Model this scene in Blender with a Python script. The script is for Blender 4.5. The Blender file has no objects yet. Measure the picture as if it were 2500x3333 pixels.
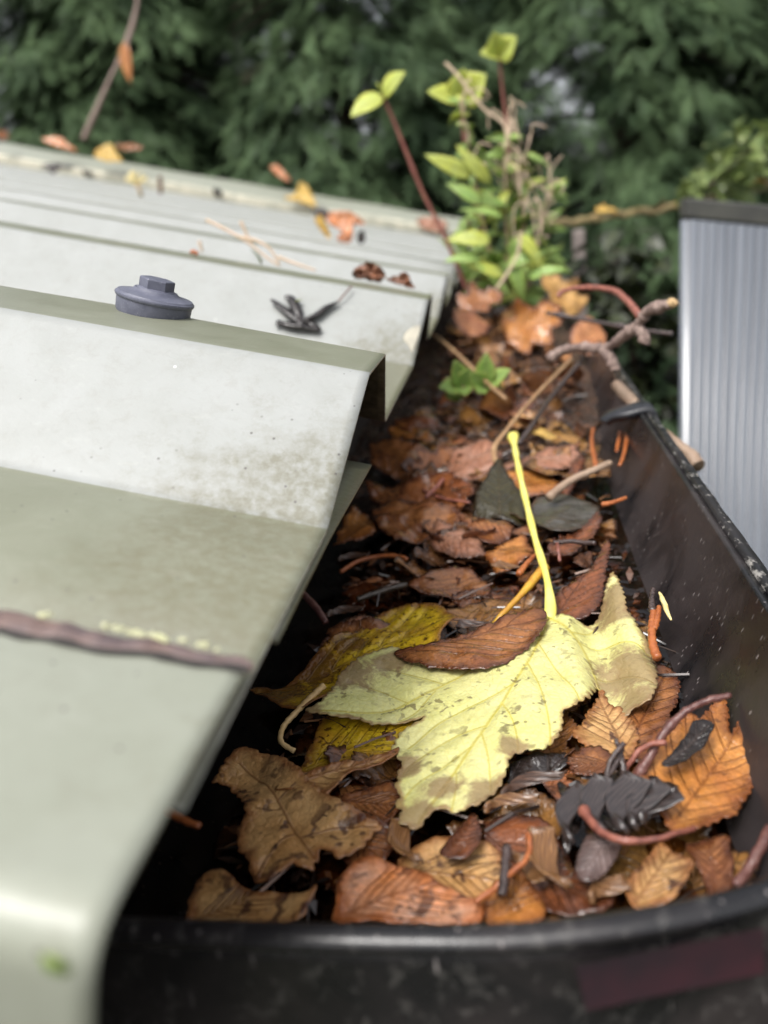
import bpy, bmesh, math, random
import numpy as np
from mathutils import Vector, Matrix, noise
from mathutils.geometry import delaunay_2d_cdt
random.seed(7); rng = np.random.default_rng(7)
scene = bpy.context.scene
COL = scene.collection
R = math.radians

# ---------------------------------------------------------------- camera
# world: X across the gutter, Y along it, Z up, metres; the phone is at the origin
FPX, CX, CY = 2504.0, 1250.0, 1666.5
def _n(v): return v/np.linalg.norm(v)
def _ray(px, py): return np.array([(px-CX)/FPX, -(py-CY)/FPX, -1.0])
_g = _n(_ray(1575, 752))
_rx = (2180-CX)/FPX
_yy = (_g[0]*_rx-_g[2])/_g[1]
_up = -_n(np.array([_rx, -_yy, -1.0]))
CAM = np.array([np.cross(_g, _up), _g, _up])        # rows: world axes in camera space
cam_d = bpy.data.cameras.new('camera'); cam = bpy.data.objects.new('camera', cam_d); COL.objects.link(cam)
cam.matrix_world = Matrix([list(CAM[0])+[0], list(CAM[1])+[0], list(CAM[2])+[0], [0, 0, 0, 1]])
cam_d.sensor_fit = 'VERTICAL'; cam_d.sensor_height = 36.0
cam_d.lens = FPX/3333*36; cam_d.clip_start = 0.005; cam_d.clip_end = 300
cam_d.dof.use_dof = True; cam_d.dof.focus_distance = 0.190; cam_d.dof.aperture_fstop = 11.0
scene.camera = cam

# ---------------------------------------------------------------- world, sun, exposure
SUN_EL, SUN_AZ = R(62), R(205)                      # azimuth clockwise from +Y: behind the camera, to the left
w = bpy.data.worlds.new('World'); scene.world = w; w.use_nodes = True
nt = w.node_tree; bg = nt.nodes['Background']
sky = nt.nodes.new('ShaderNodeTexSky'); sky.sky_type = 'NISHITA'; sky.sun_disc = False
sky.sun_elevation = SUN_EL; sky.sun_rotation = SUN_AZ
sky.air_density = 1.0; sky.dust_density = 6.0; sky.ozone_density = 1.0
hs = nt.nodes.new('ShaderNodeHueSaturation'); hs.inputs['Saturation'].default_value = 0.25
nt.links.new(sky.outputs[0], hs.inputs['Color']); nt.links.new(hs.outputs[0], bg.inputs['Color'])
bg.inputs['Strength'].default_value = 0.15
sd = bpy.data.lights.new('sun', 'SUN'); sun = bpy.data.objects.new('sun', sd); COL.objects.link(sun)
sd.energy = 1.2; sd.angle = R(18); sd.color = (1.0, 0.975, 0.94)
sdir = Vector((math.sin(SUN_AZ)*math.cos(SUN_EL), math.cos(SUN_AZ)*math.cos(SUN_EL), math.sin(SUN_EL)))
sun.rotation_euler = sdir.to_track_quat('Z', 'Y').to_euler()
scene.view_settings.view_transform = 'Standard'; scene.view_settings.look = 'None'
scene.view_settings.gamma = 1.0; scene.view_settings.exposure = 0.75
scene.render.engine = 'CYCLES'
scene.cycles.max_bounces = 8; scene.cycles.transparent_max_bounces = 12
scene.cycles.use_denoising = True

# ---------------------------------------------------------------- helpers: places
K = 2500/1659.0                                     # sketch units (1659 wide) -> photo pixels
def wray(x, y): return CAM @ _ray(x*K, y*K)
def at_z(x, y, z):
    r = wray(x, y); return r*(z/r[2])
def at_y(x, y, Y):
    r = wray(x, y); return r*(Y/r[1])
PITCH = R(15.88)
RN = np.array([math.sin(PITCH), 0, math.cos(PITCH)])        # roof normal
RD = np.array([-math.cos(PITCH), 0, math.sin(PITCH)])       # up the roof
R0 = np.array([-0.028, 0.0, -0.027])                        # eave edge at rib-top level
def roofpt(d, Y, h): return R0 + RD*d + RN*h + np.array([0, Y, 0])
def at_roof(x, y, h):
    r = wray(x, y); return r*(((R0+RN*h)@RN)/(r@RN))
def at_plane(x, y, p, n):
    r = wray(x, y); return r*((p@n)/(r@n))
def sm(a, b, x):
    t = np.clip((x-a)/(b-a), 0, 1); return t*t*(3-2*t)
def nz(x, y, z=0.0): return noise.noise(Vector((x, y, z)))

# ---------------------------------------------------------------- helpers: objects
def tag(o, label=None, cat=None, group=None, kind=None):
    if label: o['label'] = label
    if cat: o['category'] = cat
    if group: o['group'] = group
    if kind: o['kind'] = kind
    return o
def empty(name, loc, label, cat, group=None):
    o = bpy.data.objects.new(name, None); COL.objects.link(o); o.location = tuple(loc); o.empty_display_size = 0.01
    return tag(o, label, cat, group)
def mk(name, V, F, mats, parent=None, smooth=True, origin=None, attrs=None, fmat=None, uv=None):
    """one mesh object from world-space points"""
    V = np.asarray(V, float)
    if origin is None: origin = V.mean(0) if parent is None else np.array(parent.location)
    origin = np.asarray(origin, float)
    me = bpy.data.meshes.new(name)
    me.from_pydata((V-origin).tolist(), [], [list(map(int, f)) for f in F])
    for m in (mats if isinstance(mats, (list, tuple)) else [mats]): me.materials.append(m)
    if fmat is not None: me.polygons.foreach_set('material_index', np.asarray(fmat, dtype=np.int32))
    if attrs:
        for k, v in attrs.items():
            a = me.attributes.new(k, 'FLOAT', 'POINT'); a.data.foreach_set('value', np.asarray(v, dtype=np.float32))
    if uv is not None:
        l = me.uv_layers.new(name='uv'); li = np.empty(len(me.loops), dtype=np.int32); me.loops.foreach_get('vertex_index', li)
        l.data.foreach_set('uv', np.asarray(uv, dtype=np.float32)[li].ravel())
    if smooth: me.polygons.foreach_set('use_smooth', [True]*len(me.polygons))
    me.validate(); me.update()
    o = bpy.data.objects.new(name, me); COL.objects.link(o)
    if parent is not None:
        o.parent = parent; o.location = tuple(origin-np.array(parent.location))
    else: o.location = tuple(origin)
    return o
def solid(o, t, off=0.0, rim=None):
    s = o.modifiers.new('solid', 'SOLIDIFY'); s.thickness = t; s.offset = off
    if rim is not None: s.material_offset_rim = rim
    return o
def flat_by_angle(o, deg=35):
    bm = bmesh.new(); bm.from_mesh(o.data)
    for e in bm.edges:
        if len(e.link_faces) == 2 and e.calc_face_angle(0) > R(deg): e.smooth = False
    bm.to_mesh(o.data); bm.free()
def spline(pts, n=8, closed=False):
    P = np.asarray(pts, float); N = len(P); out = []
    rngi = range(N if closed else N-1)
    for i in rngi:
        if closed: a, b, c, d = P[(i-1) % N], P[i], P[(i+1) % N], P[(i+2) % N]
        else: a, b, c, d = P[max(i-1, 0)], P[i], P[i+1], P[min(i+2, N-1)]
        for k in range(n):
            t = k/n
            out.append(0.5*((2*b)+(-a+c)*t+(2*a-5*b+4*c-d)*t*t+(-a+3*b-3*c+d)*t**3))
    if not closed: out.append(P[-1])
    return np.array(out)
def resample(P, step, closed=False):
    Q = np.vstack([P, P[:1]]) if closed else P
    seg = np.linalg.norm(np.diff(Q, axis=0), axis=1); s = np.r_[0, np.cumsum(seg)]
    n = max(int(round(s[-1]/step)), 4)
    t = np.linspace(0, s[-1], n+1)
    if closed: t = t[:-1]
    return np.stack([np.interp(t, s, Q[:, k]) for k in range(Q.shape[1])], 1)
def tube(path, rad, ns=8, bump=None, flat=1.0):
    """skin along a path; rad = number, list per point or f(t); returns V, F, along"""
    P = np.asarray(path, float); n = len(P)
    T = np.gradient(P, axis=0); T /= np.maximum(np.linalg.norm(T, axis=1, keepdims=True), 1e-12)
    u = np.cross(T[0], [0, 0, 1.0]); 
    if np.linalg.norm(u) < 1e-3: u = np.cross(T[0], [1.0, 0, 0])
    u /= np.linalg.norm(u); V = []; al = []
    seg = np.r_[0, np.cumsum(np.linalg.norm(np.diff(P, axis=0), axis=1))]; tt = seg/seg[-1]
    for i in range(n):
        u = u-T[i]*(u@T[i]); u /= np.linalg.norm(u); v = np.cross(T[i], u)
        r = rad(tt[i]) if callable(rad) else (rad[i] if hasattr(rad, '__len__') else rad)
        for k in range(ns):
            a = 2*math.pi*k/ns
            rr = r*(1+(bump(tt[i], a, seg[i]) if bump else 0))
            V.append(P[i]+u*math.cos(a)*rr+v*math.sin(a)*rr*flat); al.append(tt[i])
    F = [(i*ns+k, i*ns+(k+1) % ns, (i+1)*ns+(k+1) % ns, (i+1)*ns+k) for i in range(n-1) for k in range(ns)]
    F.append(tuple(range(ns-1, -1, -1))); F.append(tuple((n-1)*ns+k for k in range(ns)))
    return np.array(V), F, np.array(al)
class Bag:
    def __init__(s): s.V = []; s.F = []; s.n = 0; s.A = []
    def add(s, V, F, a=None):
        V = np.asarray(V); s.V.append(V); s.F += [tuple(i+s.n for i in f) for f in F]; s.n += len(V)
        s.A.append(np.zeros(len(V)) if a is None else np.asarray(a))
    def get(s): return np.vstack(s.V), s.F
    def attr(s): return np.concatenate(s.A)
def lathe(prof, center, axis, ns=48, xdir=None):
    ax = _n(np.asarray(axis, float)); u = np.cross(ax, [0, 1, 0]) if xdir is None else np.asarray(xdir, float)
    u = _n(u-ax*(u@ax)); v = np.cross(ax, u); V = []; F = []
    for r, z in prof:
        for k in range(ns):
            a = 2*math.pi*k/ns; V.append(center+ax*z+u*r*math.cos(a)+v*r*math.sin(a))
    for i in range(len(prof)-1):
        for k in range(ns): F.append((i*ns+k, i*ns+(k+1) % ns, (i+1)*ns+(k+1) % ns, (i+1)*ns+k))
    F.append(tuple(range(ns-1, -1, -1))); F.append(tuple((len(prof)-1)*ns+k for k in range(ns)))
    return np.array(V), F
def boxv(x0, x1, y0, y1, z0, z1):
    V = [(x, y, z) for x in (x0, x1) for y in (y0, y1) for z in (z0, z1)]
    return np.array(V, float), [(0, 1, 3, 2), (4, 6, 7, 5), (0, 4, 5, 1), (2, 3, 7, 6), (0, 2, 6, 4), (1, 5, 7, 3)]
def bevel(o, wd, seg=2):
    b = o.modifiers.new('bevel', 'BEVEL'); b.width = wd; b.segments = seg; b.limit_method = 'ANGLE'
    return o

# ---------------------------------------------------------------- helpers: materials
class Mt:
    def __init__(s, name):
        s.m = bpy.data.materials.new(name); s.m.use_nodes = True; s.t = s.m.node_tree
        s.b = s.t.nodes['Principled BSDF']; s.out = s.t.nodes['Material Output']; s._c = None
    def n(s, typ, **kw):
        x = s.t.nodes.new('ShaderNode'+typ)
        for k, v in kw.items(): setattr(x, k, v)
        return x
    def L(s, a, b): s.t.links.new(a, b)
    def coord(s):
        if s._c is None: s._c = s.n('TexCoord').outputs['Object']
        return s._c
    def pin(s, **kw):
        for k, v in kw.items(): s.b.inputs[k.replace('_', ' ')].default_value = v
        return s
    def mapped(s, scale, src=None, rot=(0, 0, 0), loc=(0, 0, 0)):
        mp = s.n('Mapping'); mp.inputs['Scale'].default_value = scale; mp.inputs['Rotation'].default_value = rot
        mp.inputs['Location'].default_value = loc
        s.L(src or s.coord(), mp.inputs['Vector']); return mp.outputs[0]
    def noise(s, scale, detail=4, rough=0.55, dist=0.0, src=None):
        x = s.n('TexNoise'); x.inputs['Scale'].default_value = scale; x.inputs['Detail'].default_value = detail
        x.inputs['Roughness'].default_value = rough; x.inputs['Distortion'].default_value = dist
        s.L(src or s.coord(), x.inputs['Vector']); return x.outputs['Fac']
    def voro(s, scale, feature='F1', src=None, rnd=1.0):
        x = s.n('TexVoronoi', feature=feature); x.inputs['Scale'].default_value = scale; x.inputs['Randomness'].default_value = rnd
        s.L(src or s.coord(), x.inputs['Vector']); return x.outputs['Distance']
    def ramp(s, f, stops):
        r = s.n('ValToRGB'); e = r.color_ramp.elements
        while len(e) < len(stops): e.new(0.5)
        for i, (p, c) in enumerate(stops):
            e[i].position = p; e[i].color = (c, c, c, 1) if isinstance(c, (int, float)) else tuple(c)+(1,)
        s.L(f, r.inputs[0]); return r.outputs[0]
    def mix(s, f, a, b, mode='MIX'):
        x = s.n('MixRGB', blend_type=mode)
        for i, v in ((0, f), (1, a), (2, b)):
            if isinstance(v, (int, float)): x.inputs[i].default_value = v
            elif isinstance(v, (tuple, list)): x.inputs[i].default_value = tuple(v)+(1,)
            else: s.L(v, x.inputs[i])
        return x.outputs[0]
    def math(s, op, a, b=0.0):
        x = s.n('Math', operation=op)
        for i, v in ((0, a), (1, b)):
            if isinstance(v, (int, float)): x.inputs[i].default_value = v
            else: s.L(v, x.inputs[i])
        return x.outputs[0]
    def attr(s, name): 
        x = s.n('Attribute', attribute_name=name); return x.outputs['Fac']
    def bump(s, h, strength, dist):
        x = s.n('Bump'); x.inputs['Strength'].default_value = strength; x.inputs['Distance'].default_value = dist
        s.L(h, x.inputs['Height']); s.L(x.outputs[0], s.b.inputs['Normal']); return x
    def col(s, c): s.L(c, s.b.inputs['Base Color'])
    def rough(s, c):
        if isinstance(c, (int, float)): s.b.inputs['Roughness'].default_value = c
        else: s.L(c, s.b.inputs['Roughness'])

def leaf_mat(name, main, alt, edge, vein, spot=None, spot_amt=0.4, wet=0.5, var=0.0, net=0.3, edge_w=0.35, transl=0.12, vein_amt=0.8, spot_scale=420, patch=None, dense=0.1, rough_=1.0, tone=0.5):
    """a fallen leaf: two blotch colours, browned margin, veins, spots, wet patches"""
    M = Mt(name); M.pin(IOR=1.42)
    if var: # copies of one leaf take their own noise and tint
        oi = M.n('ObjectInfo'); va = M.n('VectorMath', operation='ADD'); M.L(M.n('TexCoord').outputs['Object'], va.inputs[0])
        sc = M.n('VectorMath', operation='SCALE'); M.L(oi.outputs['Random'], sc.inputs['Scale']); sc.inputs[0].default_value = (3.1, 1.7, 2.3)
        M.L(sc.outputs[0], va.inputs[1]); M._c = va.outputs[0]
    n1 = M.noise(70, 5, 0.6, 0.4); n2 = M.noise(420, 4, 0.65); n3 = M.noise(150, 4, 0.6)
    c = M.mix(M.ramp(n1, [(0.36, 0), (0.64, 1)]), main, alt)
    ed = M.math('ADD', M.attr('edge'), M.math('MULTIPLY', M.math('SUBTRACT', n3, 0.5), 0.9))
    c = M.mix(M.ramp(ed, [(0.02, 1), (edge_w, 0)]), c, edge)
    c = M.mix(tone, c, M.ramp(n2, [(0.3, 0.4), (0.66, 1.15)]), 'MULTIPLY')
    c = M.mix(0.6*tone, c, M.ramp(M.noise(1300, 3, 0.7), [(0.35, 0.35), (0.6, 1.1)]), 'MULTIPLY')
    cells = M.voro(520, 'DISTANCE_TO_EDGE')
    netl = M.ramp(cells, [(0.0, 1), (0.09, 0)])
    c = M.mix(M.math('MULTIPLY', netl, net*0.45), c, vein)
    va_ = M.attr('vein')
    c = M.mix(M.math('MULTIPLY', va_, vein_amt), c, vein)
    if spot:
        dens = M.ramp(M.noise(90, 2), [(0.36, dense), (0.6, 1)])
        sp = M.noise(spot_scale, 2.5, 0.55, 0.3)
        c = M.mix(M.math('MULTIPLY', M.math('MULTIPLY', M.ramp(sp, [(0.61-0.07*dense, 0), (0.665-0.07*dense, 1)]), dens), spot_amt), c, spot)
        v5 = M.voro(spot_scale*0.9)
        c = M.mix(M.math('MULTIPLY', M.math('MULTIPLY', M.ramp(v5, [(0.10, 1), (0.17, 0)]), dens), spot_amt*0.9), c, spot)
    if patch:
        pa = M.math('ADD', M.attr('patch'), M.math('MULTIPLY', M.math('SUBTRACT', M.noise(150, 6, 0.75, 0.8), 0.5), 1.9))
        pa = M.math('MULTIPLY', M.ramp(pa, [(0.26, 0), (0.62, 1)]), M.ramp(M.attr('patch'), [(0.02, 0), (0.2, 1)]))
        c = M.mix(M.math('MULTIPLY', pa, 0.85), c, M.mix(M.noise(230, 3), patch, tuple(x*0.55 for x in patch)))
    if var:
        h = M.n('HueSaturation'); M.L(c, h.inputs['Color'])
        rr = M.n('ObjectInfo').outputs['Random']
        M.L(M.math('ADD', 1-var, M.math('MULTIPLY', rr, 2*var)), h.inputs['Value'])
        w2 = M.n('TexWhiteNoise', noise_dimensions='1D'); M.L(rr, w2.inputs['W'])
        M.L(M.math('ADD', 0.5-0.006, M.math('MULTIPLY', w2.outputs['Value'], 0.034)), h.inputs['Hue'])
        c = h.outputs[0]
    M.col(c)
    wetn = M.noise(110, 3)
    M.rough(M.ramp(wetn, [(0.35, 0.62-0.45*wet), (0.65, 0.24-0.1*wet)]))
    M.pin(Coat_Weight=min(1, 1.1*wet), Coat_Roughness=0.05, Coat_IOR=1.33)
    hgt = M.math('ADD', M.math('ADD', M.math('MULTIPLY', n2, 0.6), M.math('MULTIPLY', n3, 1.6)), M.math('ADD', M.math('MULTIPLY', M.ramp(cells, [(0, 0), (0.25, 1)]), net*0.6), M.math('MULTIPLY', va_, 0.5)))
    M.bump(hgt, 0.85, 0.0007*rough_)
    if transl:
        tr = M.n('BsdfTranslucent'); M.L(c, tr.inputs['Color']); mx = M.n('MixShader'); mx.inputs[0].default_value = transl
        M.L(M.b.outputs[0], mx.inputs[1]); M.L(tr.outputs[0], mx.inputs[2]); M.L(mx.outputs[0], M.out.inputs['Surface'])
    return M.m
def simple_mat(name, c1, c2, scale=60, rough=0.5, bump=0.0, coat=0.0, bscale=None, det=4, stretch=None):
    M = Mt(name); src = M.mapped(stretch) if stretch else None
    n1 = M.noise(scale, det, 0.6, src=src); M.col(M.mix(M.ramp(n1, [(0.35, 0), (0.65, 1)]), c1, c2)); M.rough(rough)
    if coat: M.pin(Coat_Weight=coat, Coat_Roughness=0.1)
    if bump: M.bump(M.noise(bscale or scale*3, 4, 0.6, src=src), 0.8, bump)
    return M.m

# roof paint
def roof_mat(name, base, film, film_amt, streak):
    M = Mt(name)
    n1 = M.noise(9, 5, 0.6); n2 = M.noise(55, 5, 0.65, 0.5); n3 = M.noise(700, 3)
    c = M.mix(M.math('MULTIPLY', M.ramp(n2, [(0.35, 0), (0.7, 1)]), film_amt), base, film)
    c = M.mix(M.math('MULTIPLY', M.ramp(n1, [(0.4, 0), (0.7, 1)]), film_amt*0.6), c, film)
    # grime that gathers at the cut edge (object x = distance up the sheet) with its own ragged outline
    at = M.attr('grime')
    g = M.ramp(M.math('ADD', at, M.math('MULTIPLY', M.math('SUBTRACT', M.noise(130, 5, 0.7), 0.5), 1.3)), [(0.35, 0), (0.85, 1)])
    g2 = M.ramp(M.noise(420, 4, 0.7), [(0.35, 0.25), (0.6, 1)])
    c = M.mix(M.math('MULTIPLY', g, M.math('MULTIPLY', g2, 0.75)), c, (0.13, 0.12, 0.07))
    mo = M.noise(240, 5, 0.75, 0.4); c = M.mix(M.math('MULTIPLY', M.ramp(mo, [(0.5, 0), (0.72, 1)]), 0.4), c, M.mix(0.5, film, (0.2, 0.19, 0.15)))
    c = M.mix(M.math('MULTIPLY', M.ramp(M.noise(170, 4, 0.7, src=M.mapped((0.7, 1.5, 1), rot=(0, 0, 0.4))), [(0.6, 0), (0.75, 1)]), 0.10), c, (0.62, 0.62, 0.58))
    sp = M.voro(260); spm = M.noise(24, 2)
    dots = M.math('MULTIPLY', M.ramp(sp, [(0.06, 1), (0.10, 0)]), M.ramp(spm, [(0.46, 0), (0.56, 1)]))
    c = M.mix(M.math('MULTIPLY', dots, 0.85), c, (0.07, 0.06, 0.055))
    sp2 = M.voro(75); c = M.mix(M.ramp(sp2, [(0.022, 0.7), (0.034, 0)]), c, (0.75, 0.75, 0.7))
    M.col(c)
    M.rough(M.ramp(n2, [(0.3, 0.48), (0.7, 0.36)]))
    M.pin(Coat_Weight=0.25, Coat_Roughness=0.3)
    h = M.math('ADD', M.math('MULTIPLY', n2, 0.7), M.math('MULTIPLY', n3, 0.25))
    st = M.noise(60, 5, 0.6, src=M.mapped((0.5, 2.4, 1), rot=(0, 0, 0.5)))
    M.bump(M.math('ADD', h, M.math('MULTIPLY', st, streak)), 0.35, 0.0006)
    return M.m
M_roof = roof_mat('roof_paint_washed', (0.315, 0.325, 0.315), (0.262, 0.272, 0.252), 0.6, 0.3)
M_film = roof_mat('roof_paint_filmed', (0.205, 0.213, 0.158), (0.15, 0.157, 0.105), 0.7, 0.8)
M_verge = roof_mat('verge_paint', (0.285, 0.297, 0.245), (0.235, 0.247, 0.19), 0.55, 1.0)
M_edge = simple_mat('cut_steel_edge', (0.55, 0.55, 0.52), (0.3, 0.29, 0.25), 400, 0.35)
M_under = simple_mat('grimy_underside', (0.012, 0.011, 0.010), (0.06, 0.058, 0.052), 260, 0.7)
M_cream = simple_mat('lichen_cream', (0.56, 0.53, 0.42), (0.30, 0.30, 0.24), 25, 0.7)
M_seal = simple_mat('old_sealant', (0.105, 0.078, 0.08), (0.19, 0.125, 0.105), 160, 0.55, 0.0005, bscale=300)
M_lichen = simple_mat('pale_lichen', (0.62, 0.62, 0.36), (0.45, 0.45, 0.3), 500, 0.8, 0.0004)
M_fascia = simple_mat('dark_fascia', (0.02, 0.018, 0.016), (0.035, 0.03, 0.026), 30, 0.6)
M_wall = simple_mat('shed_wall', (0.2, 0.21, 0.17), (0.15, 0.16, 0.13), 12, 0.6)
def cap_mat():
    M = Mt('grey_plastic_cap'); n1 = M.noise(300, 4, 0.6); n2 = M.noise(1500, 3)
    c = M.mix(M.ramp(n1, [(0.35, 0), (0.65, 1)]), (0.085, 0.09, 0.125), (0.12, 0.125, 0.165))
    c = M.mix(M.math('MULTIPLY', M.ramp(n2, [(0.6, 0), (0.7, 1)]), 0.3), c, (0.3, 0.3, 0.34)); M.col(c)
    M.rough(M.ramp(n1, [(0.3, 0.38), (0.7, 0.52)])); M.bump(n2, 0.2, 0.0003); return M.m
M_cap = cap_mat()
def gutter_mat(name, worn, film):
    M = Mt(name)
    n1 = M.noise(28, 5, 0.6, 0.6); fine = M.noise(900, 3)
    c = M.mix(M.math('MULTIPLY', M.ramp(n1, [(0.42, 0), (0.58, 1)]), film), (0.009, 0.0088, 0.010), (0.036, 0.029, 0.029))
    sv = M.mapped((2.2, 2.2, 0.35)); sc = M.voro(230, src=sv)
    sm_ = M.noise(40, 3)
    scr = M.math('MULTIPLY', M.ramp(sc, [(0.10, 1), (0.17, 0)]), M.ramp(sm_, [(0.45, 0), (0.6, 1)]))
    c = M.mix(M.math('MULTIPLY', scr, 0.7), c, (0.30, 0.27, 0.26))
    if worn:
        wn = M.noise(330, 4, 0.7, src=M.mapped((1, 0.45, 1))); c = M.mix(M.math('MULTIPLY', M.ramp(wn, [(0.55, 0), (0.66, 1)]), worn), c, (0.38, 0.36, 0.33))
    M.col(c); M.rough(M.ramp(n1, [(0.35, 0.22), (0.65, 0.45)])); M.bump(M.math('ADD', M.math('MULTIPLY', fine, 0.4), n1), 0.25, 0.0005)
    return M.m
M_gut = gutter_mat('black_gutter_plastic', 0.0, 0.9)
M_rim = gutter_mat('worn_gutter_rim', 0.75, 0.3)
M_endcap = gutter_mat('gutter_end_plastic', 0.10, 0.6)
M_clip = simple_mat('black_clip_plastic', (0.014, 0.015, 0.018), (0.026, 0.027, 0.032), 200, 0.3)
M_label = simple_mat('faded_red_label', (0.052, 0.012, 0.019), (0.012, 0.009, 0.013), 45, 0.5, det=6)
M_mulch = None
def mulch_mat():
    M = Mt('wet_leaf_mulch'); n1 = M.noise(160, 6, 0.7, 0.6); v = M.voro(240)
    c = M.ramp(n1, [(0.3, (0.010, 0.007, 0.006)), (0.5, (0.045, 0.024, 0.014)), (0.7, (0.14, 0.06, 0.026))]); M.col(c)
    M.rough(M.ramp(n1, [(0.3, 0.15), (0.7, 0.5)])); M.bump(M.math('ADD', n1, v), 1.0, 0.003); return M.m
M_mulch = mulch_mat()
def water_mat():
    M = Mt('still_brown_water'); tr = M.n('BsdfTransparent'); tr.inputs[0].default_value = (0.62, 0.50, 0.40, 1)
    gl = M.n('BsdfGlossy'); gl.inputs['Roughness'].default_value = 0.02; fr = M.n('Fresnel'); fr.inputs['IOR'].default_value = 1.4
    bp = M.n('Bump'); bp.inputs['Strength'].default_value = 0.55; bp.inputs['Distance'].default_value = 0.002
    M.L(M.noise(95, 2, 0.4), bp.inputs['Height'])
    M.L(bp.outputs[0], gl.inputs['Normal']); M.L(bp.outputs[0], fr.inputs['Normal'])
    mx = M.n('MixShader'); M.L(fr.outputs[0], mx.inputs[0]); M.L(tr.outputs[0], mx.inputs[1]); M.L(gl.outputs[0], mx.inputs[2])
    M.L(mx.outputs[0], M.out.inputs['Surface']); return M.m
M_water = water_mat()
# leaves
M_hero = leaf_mat('yellow_leaf', (0.80, 0.765, 0.355), (0.73, 0.715, 0.275), (0.42, 0.29, 0.13), (0.56, 0.46, 0.045), (0.10, 0.06, 0.03), 0.7, 0.5, net=0.45, edge_w=0.16, transl=0.15, vein_amt=0.8, spot_scale=330, patch=(0.36, 0.235, 0.12), rough_=0.45, tone=0.22)
M_spot = leaf_mat('spotted_yellow_leaf', (0.74, 0.52, 0.02), (0.52, 0.27, 0.022), (0.22, 0.085, 0.02), (0.5, 0.3, 0.03), (0.07, 0.025, 0.008), 0.9, 0.7, edge_w=0.45, spot_scale=560, dense=0.55, patch=(0.17, 0.065, 0.02), tone=0.35)
M_tan = leaf_mat('wet_tan_leaf', (0.74, 0.45, 0.19), (0.58, 0.30, 0.105), (0.34, 0.14, 0.05), (0.26, 0.11, 0.04), (0.06, 0.022, 0.018), 0.85, 0.8, spot_scale=210, dense=0.35, tone=0.4)
M_orange = leaf_mat('wet_orange_leaf', (0.64, 0.275, 0.065), (0.48, 0.17, 0.04), (0.22, 0.07, 0.02), (0.24, 0.08, 0.02), (0.07, 0.025, 0.012), 0.6, 0.7, spot_scale=300)
M_rose = leaf_mat('bright_orange_leaf', (0.74, 0.25, 0.065), (0.72, 0.42, 0.28), (0.42, 0.13, 0.04), (0.30, 0.09, 0.03), (0.06, 0.02, 0.012), 0.8, 0.8, spot_scale=260, dense=0.3)
M_brown = leaf_mat('wet_brown_leaf', (0.31, 0.10, 0.035), (0.18, 0.058, 0.022), (0.09, 0.03, 0.015), (0.11, 0.04, 0.018), (0.03, 0.012, 0.008), 0.5, 0.9)
M_copper = leaf_mat('wet_copper_leaf', (0.43, 0.175, 0.055), (0.26, 0.09, 0.032), (0.12, 0.04, 0.018), (0.15, 0.05, 0.02), (0.04, 0.016, 0.01), 0.5, 0.9)
M_pink = leaf_mat('dull_pink_leaf', (0.50, 0.26, 0.17), (0.36, 0.145, 0.075), (0.16, 0.07, 0.04), (0.19, 0.085, 0.05), None, 0, 0.7)
M_olive = leaf_mat('dark_olive_leaf', (0.055, 0.047, 0.015), (0.035, 0.03, 0.012), (0.03, 0.02, 0.01), (0.08, 0.06, 0.03), (0.01, 0.01, 0.008), 0.4, 0.8)
M_grey = leaf_mat('slimy_grey_leaf', (0.115, 0.11, 0.095), (0.07, 0.06, 0.045), (0.06, 0.04, 0.025), (0.05, 0.04, 0.03), None, 0, 0.9)
M_black = leaf_mat('black_rotten_leaf', (0.025, 0.019, 0.017), (0.045, 0.03, 0.026), (0.015, 0.011, 0.01), (0.06, 0.045, 0.04), None, 0, 1.0)
M_pale = leaf_mat('pale_grey_leaf', (0.30, 0.23, 0.215), (0.22, 0.16, 0.15), (0.10, 0.06, 0.05), (0.15, 0.10, 0.09), None, 0, 0.7)
M_fill = leaf_mat('heaped_leaf', (0.36, 0.135, 0.046), (0.20, 0.068, 0.026), (0.09, 0.03, 0.015), (0.12, 0.045, 0.02), (0.03, 0.012, 0.008), 0.5, 0.9, var=0.52)
M_dry = leaf_mat('dry_heaped_leaf', (0.52, 0.23, 0.09), (0.34, 0.125, 0.05), (0.16, 0.06, 0.03), (0.2, 0.085, 0.04), (0.06, 0.025, 0.015), 0.5, 0.3, var=0.3)
M_sun = leaf_mat('dry_yellow_leaf', (0.68, 0.47, 0.12), (0.6, 0.38, 0.09), (0.5, 0.28, 0.06), (0.6, 0.38, 0.1), None, 0, 0.3)
M_lime = leaf_mat('lime_seedling_leaf', (0.68, 0.74, 0.12), (0.62, 0.72, 0.22), (0.62, 0.64, 0.12), (0.42, 0.45, 0.1), None, 0, 0.3, transl=0.35)
M_green = leaf_mat('fresh_green_leaf', (0.33, 0.55, 0.12), (0.44, 0.60, 0.17), (0.44, 0.5, 0.13), (0.3, 0.42, 0.14), None, 0, 0.3, transl=0.35)
M_ivy = leaf_mat('ivy_leaf', (0.10, 0.18, 0.05), (0.22, 0.26, 0.06), (0.12, 0.15, 0.05), (0.2, 0.25, 0.1), None, 0, 0.3, transl=0.2)
M_shrub = leaf_mat('shrub_leaf', (0.015, 0.024, 0.010), (0.028, 0.04, 0.013), (0.022, 0.022, 0.01), (0.05, 0.06, 0.02), None, 0, 0.2, transl=0.1)
M_cedar = leaf_mat('conifer_spray', (0.066, 0.112, 0.062), (0.105, 0.155, 0.075), (0.07, 0.118, 0.064), (0.07, 0.118, 0.064), None, 0, 0.0, net=0, transl=0.15)
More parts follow.
